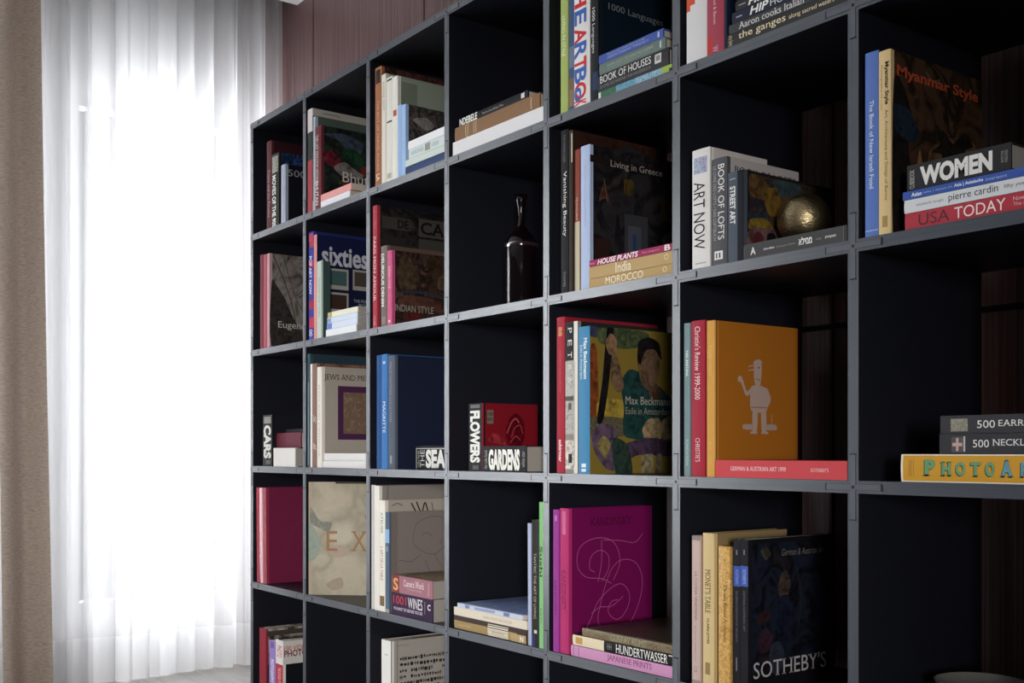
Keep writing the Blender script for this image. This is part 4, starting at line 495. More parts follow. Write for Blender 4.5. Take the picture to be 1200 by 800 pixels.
 ('u', 1.6052, 0.006, 0.3904, 0.0285, 0.3061, 0.2401, 'hard', 0, 0, '#b8346e', '#720f50', 'cream', 'magenta book with fine swirling outline embossed on its cover', 'books standing upright in the bookcase', [('sr', 0.0061, 0.0551, 0.0086, 0.0205, '#cc6a94'), ('s', 'KANDINSKY', 0.1307, 0.2154, 0.0063, 0.0205, '#7d2450', 's'), ('c', 'KANDINSKY', 0.0602, 0.1783, 0.2675, 0.2839, '#4a0c34', 's'), ('cl', [(0.024, 0.0367), (0.0384, 0.0398), (0.06, 0.0673), (0.0816, 0.1041), (0.12, 0.1316), (0.1488, 0.1377), (0.168, 0.1224), (0.1728, 0.101), (0.1584, 0.0735), (0.1344, 0.0612), (0.1104, 0.0796), (0.12, 0.101), (0.1392, 0.1041)], 0.0014, '#b4568c'), ('cl', [(0.024, 0.0367), (0.048, 0.0428), (0.096, 0.0306), (0.144, 0.0367), (0.1825, 0.0612), (0.2065, 0.1102), (0.2089, 0.153), (0.1873, 0.1836), (0.1488, 0.1898), (0.12, 0.1714), (0.1008, 0.1347), (0.0864, 0.0918), (0.0816, 0.0612), (0.1008, 0.0367)], 0.0014, '#b4568c'), ('cl', [(0.12, 0.1408), (0.0912, 0.153), (0.048, 0.1592), (0.024, 0.1836), (0.0288, 0.2204), (0.0624, 0.2387), (0.1056, 0.2387), (0.1344, 0.2204), (0.144, 0.1836), (0.1248, 0.1469)], 0.0014, '#b4568c'), ('cl', [(0.0912, 0.1469), (0.1104, 0.1714), (0.1104, 0.202), (0.0864, 0.2142), (0.0624, 0.202), (0.0576, 0.1775), (0.072, 0.1683)], 0.0014, '#b4568c'), ('cl', [(0.0816, 0.1469), (0.0912, 0.1898), (0.0912, 0.2357)], 0.0014, '#b4568c'), ('cl', [(0.096, 0.2357), (0.144, 0.2326), (0.1873, 0.2265), (0.2113, 0.2448)], 0.0014, '#b4568c'), ('cl', [(0.0624, 0.0796), (0.0864, 0.0918), (0.12, 0.0918), (0.1536, 0.1102)], 0.0014, '#b4568c')]),
 ('f', 1.9447, 0.004, 0.3904, 0.0223, 0.2995, 0.2, 'hard', 0, 0, '#cf94bc', '#b878a8', 'cream', 'pink JAPANESE PRINTS book at the bottom of its pile', 'books lying flat in the bookcase', [('sr', 0.0067, 0.0095, 0.0011, 0.0212, '#a868a0'), ('sr', 0.0233, 0.0261, 0.0011, 0.0212, '#a868a0'), ('s', 'JAPANESE PRINTS', 0.1141, 0.2421, 0.0045, 0.019, '#7d3a6c', 's')]),
 ('f', 1.9447, 0.004, 0.4134, 0.0223, 0.2956, 0.22, 'hard', 0, 0, '#1b1a1c', '#222022', 'cream', 'cream and black book lying on the pink one', 'books lying flat in the bookcase', [('sr', 0.0014, 0.0998, 0.0007, 0.0216, '#e6d8b8'), ('sr', 0.0111, 0.0331, 0.0045, 0.0178, '#c8985c'), ('s', 'HH', 0.1101, 0.123, 0.0056, 0.0178, '#8a8886', 'n'), ('s', 'HUNDERTWASSER', 0.1357, 0.2821, 0.0027, 0.0201, '#f0eee8', 's'), ('sr', 0.2843, 0.2956, 0.0183, 0.0201, '#e8e4dc')]),
 ('f', 1.9447, 0.004, 0.4364, 0.0162, 0.2636, 0.25, 'hard', 0, 0, 'photo:#6a5c48,#857558,#564a3a;40', 'photo:#3a3026,#4a4032,#2a231c;14', 'cream', 'brown patterned book topping its pile', 'books lying flat in the bookcase', [('s', 'GUSTAV KLIMT', 0.0884, 0.192, 0.0019, 0.0143, '#9c9c7c', 's')]),
 ('u', 1.9797, 0.004, 1.5304, 0.0506, 0.3, 0.26, 'hard', 0, 0, '#e2dfdf', '#d0ccca', 'cream', 'thick white spine with orange corner on the top shelf', 'books standing upright in the bookcase', [('sr', 0.126, 0.1947, 0.0, 0.0228, '#d8583c'), ('sr', 0.1947, 0.2041, 0.0, 0.0101, '#d8583c')]),
 ('u', 2.0315, 0.004, 1.5304, 0.0404, 0.29, 0.25, 'hard', 0, 0, '#a84858', '#8f3a48', 'cream', 'rose red spine right of the thick white one', 'books standing upright in the bookcase', [('sr', 0.2551, 0.29, 0.0, 0.0121, '#c03c38'), ('s', 'Freud & Bacon', 0.1816, 0.2368, 0.0162, 0.0235, '#e6c4c8', 'n'), ('s', 'W', 0.2766, 0.2873, 0.0142, 0.0283, '#e0b4bc', 'n')]),
 ('u', 2.0736, 0.004, 1.5304, 0.0053, 0.27, 0.22, 'hard', 0, 0, '#1c2a40', '#16202f', 'cream', 'narrow navy book in the dark gap beside the pile', 'books standing upright in the bookcase', []),
 ('f', 2.3346, 0.004, 1.5304, 0.0235, 0.2541, 0.25, 'hard', 0, 0, '#3c3b3b', '#3a3838', 'cream', 'dark grey river travel book with cream lettering under the Italian cookbook', 'books lying flat in the bookcase', [('s', 'the ganges', 0.0263, 0.1301, 0.0052, 0.0211, '#efe0b8', 'n'), ('s', 'along sacred waters', 0.1373, 0.2286, 0.007, 0.0169, '#e8d8b0', 'n'), ('s', 'lonely river', 0.0014, 0.0144, 0.0023, 0.0211, '#c8b890', 'v'), ('s', 'C', 0.2369, 0.2499, 0.007, 0.02, '#f0ece4', 'b')]),
 ('f', 2.3288, 0.004, 1.5546, 0.0154, 0.2449, 0.24, 'hard', 0, 0, '#47484b', '#48484a', 'cream', 'grey Italian cookbook lying on the river travel book', 'books lying flat in the bookcase', [('s', 'Aaron cooks Italian', 0.0229, 0.1657, 0.0023, 0.0139, '#e2e0dc', 's'), ('sr', 0.1779, 0.2367, 0.0015, 0.0139, 'photo:#6a5a58,#3d3a44,#8a8480;40')]),
 ('f', 2.3255, 0.004, 1.5707, 0.019, 0.2346, 0.22, 'hard', 0, 0, '#2c2f40', '#2c3040', 'cream', 'navy hotel guide third from the bottom of the top-shelf pile', 'books lying flat in the bookcase', [('s', 'HIP', 0.0412, 0.083, 0.0028, 0.0171, '#f0eeea', 'bi'), ('s', 'HOTELS', 0.0867, 0.157, 0.0038, 0.0161, '#dcdad8', 'n'), ('sr', 0.0099, 0.0237, 0.0076, 0.0095, '#a8a8b0')]),
 ('f', 2.3206, 0.004, 1.5904, 0.0164, 0.2217, 0.22, 'hard', 0, 0, '#37373a', '#38383c', 'cream', 'charcoal hotel guide above the navy one', 'books lying flat in the bookcase', [('s', 'HIP', 0.0294, 0.0731, 0.0016, 0.0139, '#f0eeea', 'bi'), ('s', 'HOTELS', 0.0769, 0.1455, 0.0025, 0.0131, '#dcdad8', 'n'), ('sr', 0.0079, 0.0236, 0.0074, 0.009, '#a8a8a8')]),
 ('f', 2.3142, 0.006, 1.6075, 0.0168, 0.2131, 0.2, 'hard', 0, 0, '#2e2c30', '#302e32', 'cream', 'dark book topping the pile on the top shelf', 'books lying flat in the bookcase', []),
 ('u', 1.9941, 0.004, 1.1504, 0.0437, 0.2167, 0.1548, 'hard', 0, 0, '#e2dedb', '#cfc9c5', 'cream', 'thick white ART NOW book with rounded spine', 'books standing upright in the bookcase', [('sr', 0.0148, 0.0443, 0.0044, 0.0372, 'photo:#d9d4dc,#8a74a8,#a8c4d0,#b49cb8;60'), ('s', 'ART NOW', 0.0598, 0.1826, 0.0052, 0.0328, '#26242c', 'n'), ('sr', 0.207, 0.2091, 0.0087, 0.035, '#a8a4a0')]),
 ('u', 2.0428, 0.004, 1.1504, 0.0364, 0.1907, 0.1953, 'hard', 0, 0, '#56565a', '#b5afad', 'cream', 'grey BOOK OF LOFTS with pale lettered cover', 'books standing upright in the bookcase', [('s', 'BOOK OF LOFTS', 0.0122, 0.1465, 0.0164, 0.031, '#eceae6', 'n'), ('s', 'LE LIVRE DES LOFTS / DAS LOFTBUCH', 0.0137, 0.1465, 0.0044, 0.012, '#a4a2a2', 'n'), ('sr', 0.1664, 0.1816, 0.0073, 0.0273, '#e6e4e0'), ('sr', 0.1694, 0.1793, 0.0109, 0.0146, '#56565a'), ('sr', 0.1694, 0.1793, 0.0182, 0.0219, '#56565a'), ('c', 'BOOK OF LOFTS', 0.0195, 0.1855, 0.164, 0.1762, '#2a282a', 'n')]),
 ('u', 2.0817, 0.004, 1.1504, 0.0369, 0.159, 0.25, 'hard', 0, 0, '#4c545f', '#1b1b20', 'cream', 'slate blue STREET ART book with colourful collage cover', 'books standing upright in the bookcase', [('sr', 0.0, 0.159, 0.0229, 0.0369, '#20232a'), ('sr', 0.0119, 0.0135, 0.0037, 0.0184, '#a8acb0'), ('s', 'STREET ART', 0.0255, 0.0924, 0.0055, 0.0184, '#e6e6e4', 'b'), ('cr', 0.015, 0.245, 0.0095, 0.1543, 'photo:#2b2622,#423525,#1b222b,#4c2f28;7'), ('cp', [(0.015, 0.1527), (0.05, 0.1495), (0.075, 0.1272), (0.05, 0.1113), (0.015, 0.1177)], 'photo:#362718,#574028,#6a4e30;16'), ('cp', [(0.075, 0.1511), (0.15, 0.1511), (0.15, 0.1272), (0.1, 0.1209)], 'photo:#222a2e,#38454a,#45545a;16'), ('cp', [(0.05, 0.1272), (0.085, 0.1368), (0.105, 0.0954), (0.065, 0.0859)], 'photo:#3d2e14,#634c22,#785c29;16'), ('cp', [(0.1, 0.1209), (0.15, 0.1272), (0.155, 0.0891), (0.115, 0.0827)], 'photo:#3d2717,#644025,#7a4e2d;16'), ('cp', [(0.015, 0.0891), (0.06, 0.0891), (0.06, 0.0763), (0.015, 0.0732)], 'photo:#191e24,#29303b,#323b48;16'), ('cp', [(0.015, 0.0732), (0.055, 0.0795), (0.075, 0.0636), (0.015, 0.0541)], 'photo:#443617,#6e5925,#866c2d;16'), ('cp', [(0.015, 0.0573), (0.125, 0.0604), (0.125, 0.0127), (0.015, 0.0095)], 'photo:#3d2d2e,#63494a,#78595a;16'), ('cp', [(0.025, 0.0477), (0.04, 0.0541), (0.05, 0.0445), (0.045, 0.0159), (0.025, 0.0159)], 'photo:#2e1417,#4c2125,#5c282d;16'), ('cp', [(0.06, 0.0509), (0.0775, 0.0557), (0.0875, 0.0414), (0.0775, 0.0127), (0.0625, 0.0159)], 'photo:#0f0c0d,#191417,#1e181c;16'), ('cp', [(0.095, 0.0509), (0.11, 0.0541), (0.1175, 0.0382), (0.11, 0.0159), (0.0975, 0.0191)], 'photo:#2e1417,#4c2125,#5c282d;16'), ('cp', [(0.125, 0.0954), (0.175, 0.105), (0.195, 0.0795), (0.15, 0.0636)], 'photo:#26141a,#3e222b,#4c2934;16')]),
 ('f', 2.3328, 0.004, 1.1504, 0.0262, 0.2135, 0.24, 'box', 0, 0, '#464647', '#4a4a4c', 'cream', 'wide dark grey book lying under the brass ball', 'books lying flat in the bookcase', [('s', 'A', 0.0138, 0.0253, 0.0066, 0.0197, '#d8d6d0', 'b'), ('s', 'photo editions', 0.0433, 0.0666, 0.01, 0.0147, '#c8c6c2', 'b'), ('s', 'photographs of fashion', 0.0712, 0.1109, 0.0105, 0.0144, '#9a9178', 'n'), ('heb', 0.118, 0.145, 0.0079, 0.0205, '#f0eeea'), ('s', 'design', 0.1527, 0.1646, 0.0105, 0.0144, '#9a9178', 'n'), ('s', 'photography', 0.1714, 0.193, 0.0105, 0.0157, '#d0ceca', 'b'), ('sr', 0.0, -0.0118, 0.0026, 0.0236, '#6a6a6a'), ('sr', 0.2061, 0.2074, 0.0013, 0.0249, '#6a6a6a'), ('sr', 0.2094, 0.2104, 0.0013, 0.0249, '#2a2a2a')]),
 ('u', 1.9732, 0.004, 0.7704, 0.0144, 0.283, 0.25, 'soft', 0, 0, '#7d9498', '#6a8084', 'cream', 'slim grey-green book, left of the red spine', 'books standing upright in the bookcase', [('s', 'YAEL BARTANA', 0.0497, 0.0985, 0.0043, 0.0101, '#e2ece8', 'b'), ('s', 'FONDATION', 0.2152, 0.2625, 0.0043, 0.0101, '#c4d4d0', 'n')]),
 ('u', 1.9919, 0.004, 0.7704, 0.0333, 0.285, 0.26, 'hard', 0, 0, '#a82c3e', '#8f2434', 'cream', 'thick red auction yearbook with white lettering on its spine', 'books standing upright in the bookcase', [('s', "Christie's Review 1999-2000", 0.0109, 0.1442, 0.01, 0.0233, '#efdcdc', 's'), ('s', "CHRISTIE'S", 0.2144, 0.258, 0.0117, 0.0227, '#e8ccd0', 's')]),
 ('u', 2.0284, 0.006, 0.7704, 0.0192, 0.2823, 0.2287, 'hard', 0, 0, 'cloth:#d9a252', 'cloth:#a8661e', 'cream', 'large orange book with pale drawn figure stamped on its cover', 'books standing upright in the bookcase', [('s', 'IL NASO LUNGO', 0.0455, 0.0994, 0.0067, 0.0125, '#e6bc80', 'n'), ('s', 'B Z', 0.2197, 0.2613, 0.0058, 0.0115, '#e0b070', 'n'), ('cr', 0.0034, 0.0069, 0.0, 0.2823, '#8a5216'), ('cp', [(0.1045, 0.2103), (0.1143, 0.2126), (0.1242, 0.2103), (0.1262, 0.2019), (0.1242, 0.1807), (0.1203, 0.168), (0.1084, 0.168), (0.1045, 0.1849)], '#b49c92'), ('cp', [(0.1045, 0.2134), (0.1164, 0.2177), (0.1242, 0.2157), (0.1262, 0.2103), (0.1045, 0.2092)], '#b49c92'), ('cp', [(0.1006, 0.168), (0.1262, 0.168), (0.14, 0.1595), (0.14, 0.1214), (0.0967, 0.1214), (0.0947, 0.1595)], '#b49c92'), ('cp', [(0.0967, 0.1637), (0.0986, 0.1553), (0.0828, 0.1488), (0.0691, 0.1722), (0.0613, 0.1742), (0.0613, 0.1827), (0.0691, 0.1849), (0.075, 0.1764), (0.0848, 0.1572)], '#b49c92'), ('cp', [(0.132, 0.1637), (0.1418, 0.1637), (0.1516, 0.1445), (0.1438, 0.1299), (0.1361, 0.1361), (0.1418, 0.1445)], '#b49c92'), ('cp', [(0.1006, 0.1203), (0.1143, 0.1203), (0.1123, 0.0833), (0.1006, 0.0833)], '#b49c92'), ('cp', [(0.1242, 0.1203), (0.1379, 0.1203), (0.1379, 0.0833), (0.1262, 0.0833)], '#b49c92'), ('cp', [(0.0967, 0.0833), (0.1123, 0.0833), (0.1123, 0.079), (0.0947, 0.079)], '#b49c92'), ('cp', [(0.1262, 0.0833), (0.1418, 0.0833), (0.1438, 0.079), (0.1262, 0.079)], '#b49c92'), ('cp', [(0.075, 0.096), (0.1006, 0.096), (0.1006, 0.0864), (0.075, 0.0875)], '#ac968c'), ('cp', [(0.1379, 0.096), (0.1656, 0.096), (0.1674, 0.0864), (0.1379, 0.0864)], '#ac968c'), ('cl', [(0.1537, 0.096), (0.1546, 0.1172)], 0.0015, '#ac968c'), ('cl', [(0.1045, 0.2061), (0.0887, 0.203)], 0.002, '#b49c92'), ('cl', [(0.1045, 0.1976), (0.0887, 0.1956)], 0.002, '#b49c92'), ('cp', [(0.1143, 0.2019), (0.1182, 0.2041), (0.1203, 0.2019), (0.1182, 0.1999)], '#8a5a2a'), ('cl', [(0.0967, 0.1279), (0.14, 0.1279)], 0.002, '#9a7050'), ('cl', [(0.1105, 0.1807), (0.1221, 0.1787)], 0.002, '#9a7050'), ('cp', [(0.1967, 0.0113), (0.1898, 0.0184), (0.1967, 0.0254), (0.2035, 0.0184)], '#3a2a1c')]),
 ('f', 2.3358, 0.0, 0.7704, 0.0306, 0.281, 0.2, 'box', 0, 0, '#cc4a50', '#8f2028', 'cream', 'bright red slim catalogue lying flat before the orange book', 'books lying flat in the bookcase', [('s', 'GERMAN & AUSTRIAN ART 1999', 0.0357, 0.159, 0.0122, 0.0196, '#f4d4d4', 's'), ('s', "SOTHEBY'S", 0.2101, 0.2457, 0.0122, 0.0183, '#f0c8c8', 's')]),
 ('u', 1.9932, 0.004, 0.3904, 0.0202, 0.2718, 0.24, 'hard', 0, 0, '#cdb4ac', '#b89c94', 'cream', 'pale pink cookbook spine, leftmost of the lower group', 'books standing upright in the bookcase', [('s', 'LA CUCINA VENEZIANA', 0.0648, 0.1555, 0.0071, 0.0137, '#8a6c64', 's'), ('s', 'the best of Venetian food', 0.1633, 0.2304, 0.0081, 0.0121, '#9a8078', 'n'), ('s', 'CR', 0.2383, 0.2508, 0.006, 0.0141, '#9a8078', 's'), ('sr', 0.0, 0.0082, 0.0, 0.0202, '#9a8a88'), ('sr', 0.2636, 0.2718, 0.0, 0.0202, '#a09088')]),
 ('u', 2.0206, 0.004, 0.3904, 0.0268, 0.2783, 0.1997, 'hard', 0, 0, '#d9c08c', '#8f7a56', 'cream', 'tall cream book with dark title letters down its spine', 'books standing upright in the bookcase', [('s', "MONET'S TABLE", 0.0656, 0.1443, 0.0067, 0.0201, '#4a3a24', 's'), ('s', 'CLAIRE JOYES', 0.1535, 0.1998, 0.0094, 0.0166, '#4a3a24', 'sb'), ('sr', 0.2338, 0.2554, 0.0067, 0.0188, '#9a8458'), ('c', 'MONET', 0.0298, 0.108, 0.2011, 0.2197, '#3a2c1c', 's'), ('cr', 0.0699, 0.1897, 0.0557, 0.2282, '#5a4a36')]),
 ('u', 2.0585, 0.004, 0.3904, 0.0272, 0.257, 0.22, 'hard', 0, 0, 'photo:#cf9c50,#dfb670,#b8863c,#e6c488;45', '#8a6430', 'cream', 'gold leafy-patterned book right of the cream one', 'books standing upright in the bookcase', [('s', 'Claudia Roden Arabesque', 0.0684, 0.1702, 0.0109, 0.0212, '#5a3c18', 'i')]),
 ('u', 2.0941, 0.004, 0.3904, 0.0158, 0.271, 0.25, 'soft', 0, 0, '#18181c', '#1a1a1e', 'cream', 'black auction catalogue, left one of the pair with blue label', 'books standing upright in the bookcase', [('sr', 0.0465, 0.0825, 0.0, 0.0158, '#3f57a8'), ('s', 'AUSTRIAN', 0.0525, 0.078, 0.0048, 0.0111, '#8c9cd0', 'n'), ('s', 'THE GERMAN COLLECTION OF ART 1999 LONDON', 0.0901, 0.1801, 0.0055, 0.0095, '#6e6c70', 'n'), ('sr', 0.018, 0.027, 0.0063, 0.0087, '#8a888c'), ('sr', 0.2071, 0.2311, 0.0055, 0.0087, '#6e6c70')]),
 ('u', 2.1107, 0.004, 0.3904, 0.0168, 0.2721, 0.2299, 'soft', 0, 0, '#1a1a1f', '#14151a', 'cream', 'black auction catalogue with dark painted cover, right one of the pair', 'books standing upright in the bookcase', [('sr', 0.0462, 0.082, 0.0, 0.0168, '#4860b0'), ('s', "SOTHEBY'S", 0.0522, 0.0775, 0.005, 0.0117, '#94a4d4', 'b'), ('s', 'GERMAN AUSTRIAN ART', 0.0894, 0.1609, 0.0059, 0.0101, '#6e6c70', 'n'), ('sr', 0.0179, 0.0268, 0.0067, 0.0092, '#8a888c'), ('cr', 0.0092, 0.223, 0.0381, 0.264, 'photo:#14161c,#1d2230,#0f1014,#242026;6'), ('cp', [(0.0782, 0.1796), (0.0874, 0.2068), (0.1035, 0.2123), (0.1127, 0.1905), (0.1058, 0.1687), (0.0874, 0.1633)], 'photo:#27201d,#40342f,#4e3f39;16'), ('cp', [(0.0828, 0.1633), (0.1081, 0.166), (0.1196, 0.1089), (0.1012, 0.0816), (0.0782, 0.098)], 'photo:#0e111b,#181c2c,#1d2235;16'), ('cp', [(0.0276, 0.098), (0.046, 0.1143), (0.0644, 0.098), (0.0552, 0.0762), (0.0322, 0.0708)], 'photo:#1f131a,#33202a,#3e2733;16'), ('cp', [(0.0598, 0.0816), (0.0828, 0.0871), (0.0966, 0.0599), (0.0782, 0.0272), (0.0552, 0.0435)], 'photo:#1a1c23,#2a2e3a,#333846;16'), ('cp', [(0.023, 0.1361), (0.0506, 0.1469), (0.0598, 0.1306), (0.0322, 0.1197)], 'photo:#1b1113,#2c1d20,#352327;16'), ('cp', [(0.0322, 0.2504), (0.046, 0.2585), (0.0598, 0.2449), (0.046, 0.234)], 'photo:#272320,#3f3a34,#4c463f;16'), ('cl', [(0.1288, 0.2177), (0.1425, 0.1633), (0.1334, 0.1089)], 0.002, '#2a2c34'), ('cl', [(0.1977, 0.1905), (0.2069, 0.1361), (0.1977, 0.0816)], 0.002, '#2c2e36'), ('c', 'German & Austrian Art', 0.0888, 0.2087, 0.2395, 0.2517, '#706c66', 'i'), ('c', "SOTHEBY'S", 0.0141, 0.2136, 0.0274, 0.0572, '#b8b2b2', 's')]),
 ('u', 2.3671, 0.004, 1.1504, 0.0239, 0.2872, 0.25, 'hard', 0, 0, '#5f7cc0', '#7a2428', 'cream', 'blue-spined cookbook, leftmost before the far right compartment', 'books standing upright in the bookcase', [('s', 'The Book of New Israeli Food', 0.0757, 0.2125, 0.0084, 0.0162, '#e4eaf4', 'n'), ('sr', 0.2771, 0.2786, 0.0, 0.0239, '#a8b8e0')]),
 ('u', 2.3919, 0.004, 1.1504, 0.0212, 0.2829, 0.253, 'hard', 0, 0, '#dcc08c', 'photo:#2e211c,#4a3526,#1c1614,#5a4432;4', 'cream', 'cream-spined book with palm silhouettes on its brown cover', 'books standing upright in the bookcase', [('s', 'Myanmar Style', 0.0184, 0.0841, 0.0096, 0.0181, '#2b2420', 'b'), ('s', 'Art, Architecture and Design of Burma', 0.092, 0.2312, 0.0096, 0.0166, '#6a5840', 'n'), ('s', 'Photography by Luca', 0.0223, 0.0907, 0.0038, 0.0072, '#7a6648', 'n'), ('sr', 0.2549, 0.272, 0.0064, 0.0159, '#a88c5c'), ('cp', [(0.0051, 0.0), (0.0506, 0.0), (0.0557, 0.0849), (0.0455, 0.1415), (0.0607, 0.1698), (0.0506, 0.1981), (0.0354, 0.2264), (0.0076, 0.2377)], 'photo:#120e0e,#1d1819,#231c1d;16'), ('cp', [(0.0051, 0.1981), (0.0455, 0.1981), (0.0759, 0.1641), (0.0557, 0.1471), (0.0152, 0.1585)], 'photo:#131921,#202937,#273142;16'), ('cp', [(0.0607, 0.0), (0.0911, 0.0), (0.086, 0.0962), (0.0759, 0.1415), (0.0658, 0.0962)], 'photo:#4a3827,#795c40,#946f4e;16'), ('cp', [(0.0911, 0.0), (0.2327, 0.0), (0.2403, 0.1641), (0.1771, 0.1754), (0.1012, 0.1415)], 'photo:#37281b,#59422e,#6d5037;16'), ('cl', [(0.167, 0.0), (0.1657, 0.1188)], 0.004, '#1d1715'), ('cp', [(0.1113, 0.1754), (0.1417, 0.1811), (0.167, 0.1641), (0.1973, 0.1867), (0.2277, 0.1698), (0.2024, 0.1585), (0.2277, 0.1415), (0.1821, 0.1415), (0.2024, 0.1188), (0.172, 0.1302), (0.1619, 0.1075), (0.1518, 0.1302), (0.1214, 0.1132), (0.1366, 0.1415), (0.1063, 0.1415), (0.1316, 0.1585)], 'photo:#141210,#221d1b,#292321;16'), ('cl', [(0.0911, 0.266), (0.1113, 0.2547), (0.1316, 0.2603)], 0.004, '#554e45'), ('c', 'Myanmar Style', 0.0153, 0.2409, 0.2398, 0.2621, '#b04c30', 'b')]),
 ('f', 2.7251, 0.004, 1.1504, 0.0245, 0.2868, 0.26, 'hard', 0, 0, '#b03c48', '#982f3c', 'cream', 'red newspaper history book at the bottom of the right pile', 'books lying flat in the bookcase', [('s', 'USA', 0.0232, 0.0735, 0.0034, 0.0201, '#5a3038', 'n'), ('s', 'TODAY', 0.0817, 0.1597, 0.0034, 0.0201, '#f4e2e0', 'n'), ('s', 'Now and forever', 0.1708, 0.2283, 0.0135, 0.0196, '#e8b4b8', 'n'), ('s', 'The story of news', 0.1708, 0.2283, 0.0049, 0.011, '#e8b4b8', 'n')]),
 ('f', 2.7208, 0.004, 1.1756, 0.0196, 0.2839, 0.25, 'hard', 0, 0, '#dadcdf', '#c8cccf', 'cream', 'white fashion book second from the bottom of the right pile', 'books lying flat in the bookcase', [('s', 'elizabeth langle', 0.0204, 0.0654, 0.0069, 0.0118, '#6a6c74', 'n'), ('s', 'pierre cardin', 0.0736, 0.1498, 0.0028, 0.0165, '#2a2a30', 'n'), ('s', 'fifty years of fashion', 0.1586, 0.2344, 0.0069, 0.0134, '#5a5a64', 'n')]),
 ('f', 2.7164, 0.004, 1.196, 0.0123, 0.2824, 0.25, 'soft', 0, 0, '#3f5aa4', '#38508f', 'cream', 'slim blue book under the WOMEN book', 'books lying flat in the bookcase', [('s', 'Asian', 0.0146, 0.0319, 0.0031, 0.0092, '#e4eaf4', 'b'), ('s', 'estilos  |  elements of a', 0.0347, 0.082, 0.0037, 0.008, '#a8b8dc', 'n'), ('s', 'Asia | Asiatische', 0.0847, 0.1298, 0.0031, 0.0092, '#e4eaf4', 'b'), ('s', 'interieurs', 0.1336, 0.1653, 0.0037, 0.008, '#a8b8dc', 'n')]),
 ('f', 2.6055, 0.004, 1.209, 0.0378, 0.1642, 0.18, 'box', 0, 0, '#2e2d2f', '#2a292b', 'grey', 'thick charcoal WOMEN book topping the right pile', 'books lying flat in the bookcase', [('s', 'CUBEBOOK', 0.0044, 0.0124, 0.0023, 0.0302, '#b8b6b2', 'v'), ('s', 'WOMEN', 0.0217, 0.1365, 0.0038, 0.0325, '#e4e2df', 'h'), ('s', 'WHITE STAR', 0.1492, 0.1536, 0.0113, 0.0283, '#9a9896', 'v'), ('s', 'PUBLISHERS', 0.1549, 0.1592, 0.0113, 0.0283, '#9a9896', 'v')]),
 ('f', 2.7251, 0.004, 0.7704, 0.0415, 0.2934, 0.25, 'hard', 0, 0, '#d09a34', '#c89030', 'cream', 'golden yellow book with ornate green letters lying at the bottom', 'books lying flat in the bookcase', [('sr', 0.0, 0.2934, 0.0, 0.0019, '#e8e0cc'), ('sr', 0.0, 0.2934, 0.0396, 0.0415, '#e8e0cc'), ('sr', 0.0, 0.0035, 0.0, 0.0415, '#ece4d2'), ('sr', 0.0139, 0.0151, 0.0083, 0.0332, '#a8783a'), ('sr', 0.0168, 0.018, 0.0083, 0.0332, '#a8783a'), ('sr', 0.0212, 0.0223, 0.0083, 0.0332, '#a8783a'), ('s', 'P', 0.037, 0.056, 0.0091, 0.0328, '#2c4a2c', 'sh'), ('s', 'H', 0.0657, 0.0829, 0.0091, 0.0294, '#2c4a2c', 'sh'), ('s', 'O', 0.0896, 0.1044, 0.0091, 0.0294, '#2c4a2c', 'sh'), ('s', 'T', 0.1124, 0.1281, 0.0091, 0.0294, '#2c4a2c', 'sh'), ('s', 'O', 0.1352, 0.1493, 0.0091, 0.0294, '#2c4a2c', 'sh'), ('s', 'A', 0.1581, 0.1762, 0.0091, 0.0328, '#2c4a2c', 'sh'), ('s', 'R', 0.1861, 0.2018, 0.0091, 0.0294, '#2c4a2c', 'sh'), ('s', 'T', 0.209, 0.2232, 0.0091, 0.0294, '#2c4a2c', 'sh'), ('s', 'P', 0.0384, 0.0574, 0.0104, 0.034, '#6f9c74', 'sh'), ('s', 'H', 0.0671, 0.0842, 0.0104, 0.0307, '#6f9c74', 'sh'), ('s', 'O', 0.091, 0.1057, 0.0104, 0.0307, '#6f9c74', 'sh'), ('s', 'T', 0.1137, 0.1294, 0.0104, 0.0307, '#6f9c74', 'sh'), ('s', 'O', 0.1365, 0.1505, 0.0104, 0.0307, '#6f9c74', 'sh'), ('s', 'A', 0.1594, 0.1775, 0.0104, 0.034, '#6a9cac', 'sh'), ('s', 'R', 0.1873, 0.203, 0.0104, 0.0307, '#6a9cac', 'sh'), ('s', 'T', 0.2102, 0.2244, 0.0104, 0.0307, '#6a9cac', 'sh')]),
 ('f', 2.6964, 0.004, 0.8126, 0.0289, 0.201, 0.22, 'box', 0, 0, '#3b3b3f', '#3a3a3e', 'cream', 'charcoal 500 NECKLACES book, middle of its pile', 'books lying flat in the bookcase', [('sr', 0.0192, 0.0414, 0.0023, 0.0246, '#5d5458'), ('s', '+', 0.0206, 0.0361, 0.004, 0.0231, '#c4a89c', 'b'), ('sr', 0.0381, 0.0408, 0.0035, 0.0254, '#c0bcb8'), ('s', '500', 0.0527, 0.0773, 0.0092, 0.0202, '#eae8e4', 's'), ('s', 'NECKLACES', 0.0824, 0.1643, 0.0116, 0.0208, '#eae8e4', 's')]),
 ('f', 2.6964, 0.004, 0.8421, 0.0261, 0.1996, 0.22, 'box', 0, 0, '#3d3d41', '#3c3c40', 'cream', 'charcoal 500 EARRINGS book topping its pile', 'books lying flat in the bookcase', [('sr', 0.0165, 0.0434, 0.0031, 0.0214, 'photo:#a09a8c,#7c786c,#c4beb0;90'), ('s', '500', 0.0578, 0.0849, 0.0073, 0.0183, '#eae8e4', 's'), ('s', 'EARRINGS', 0.09, 0.1629, 0.0094, 0.0183, '#eae8e4', 's')]),
]

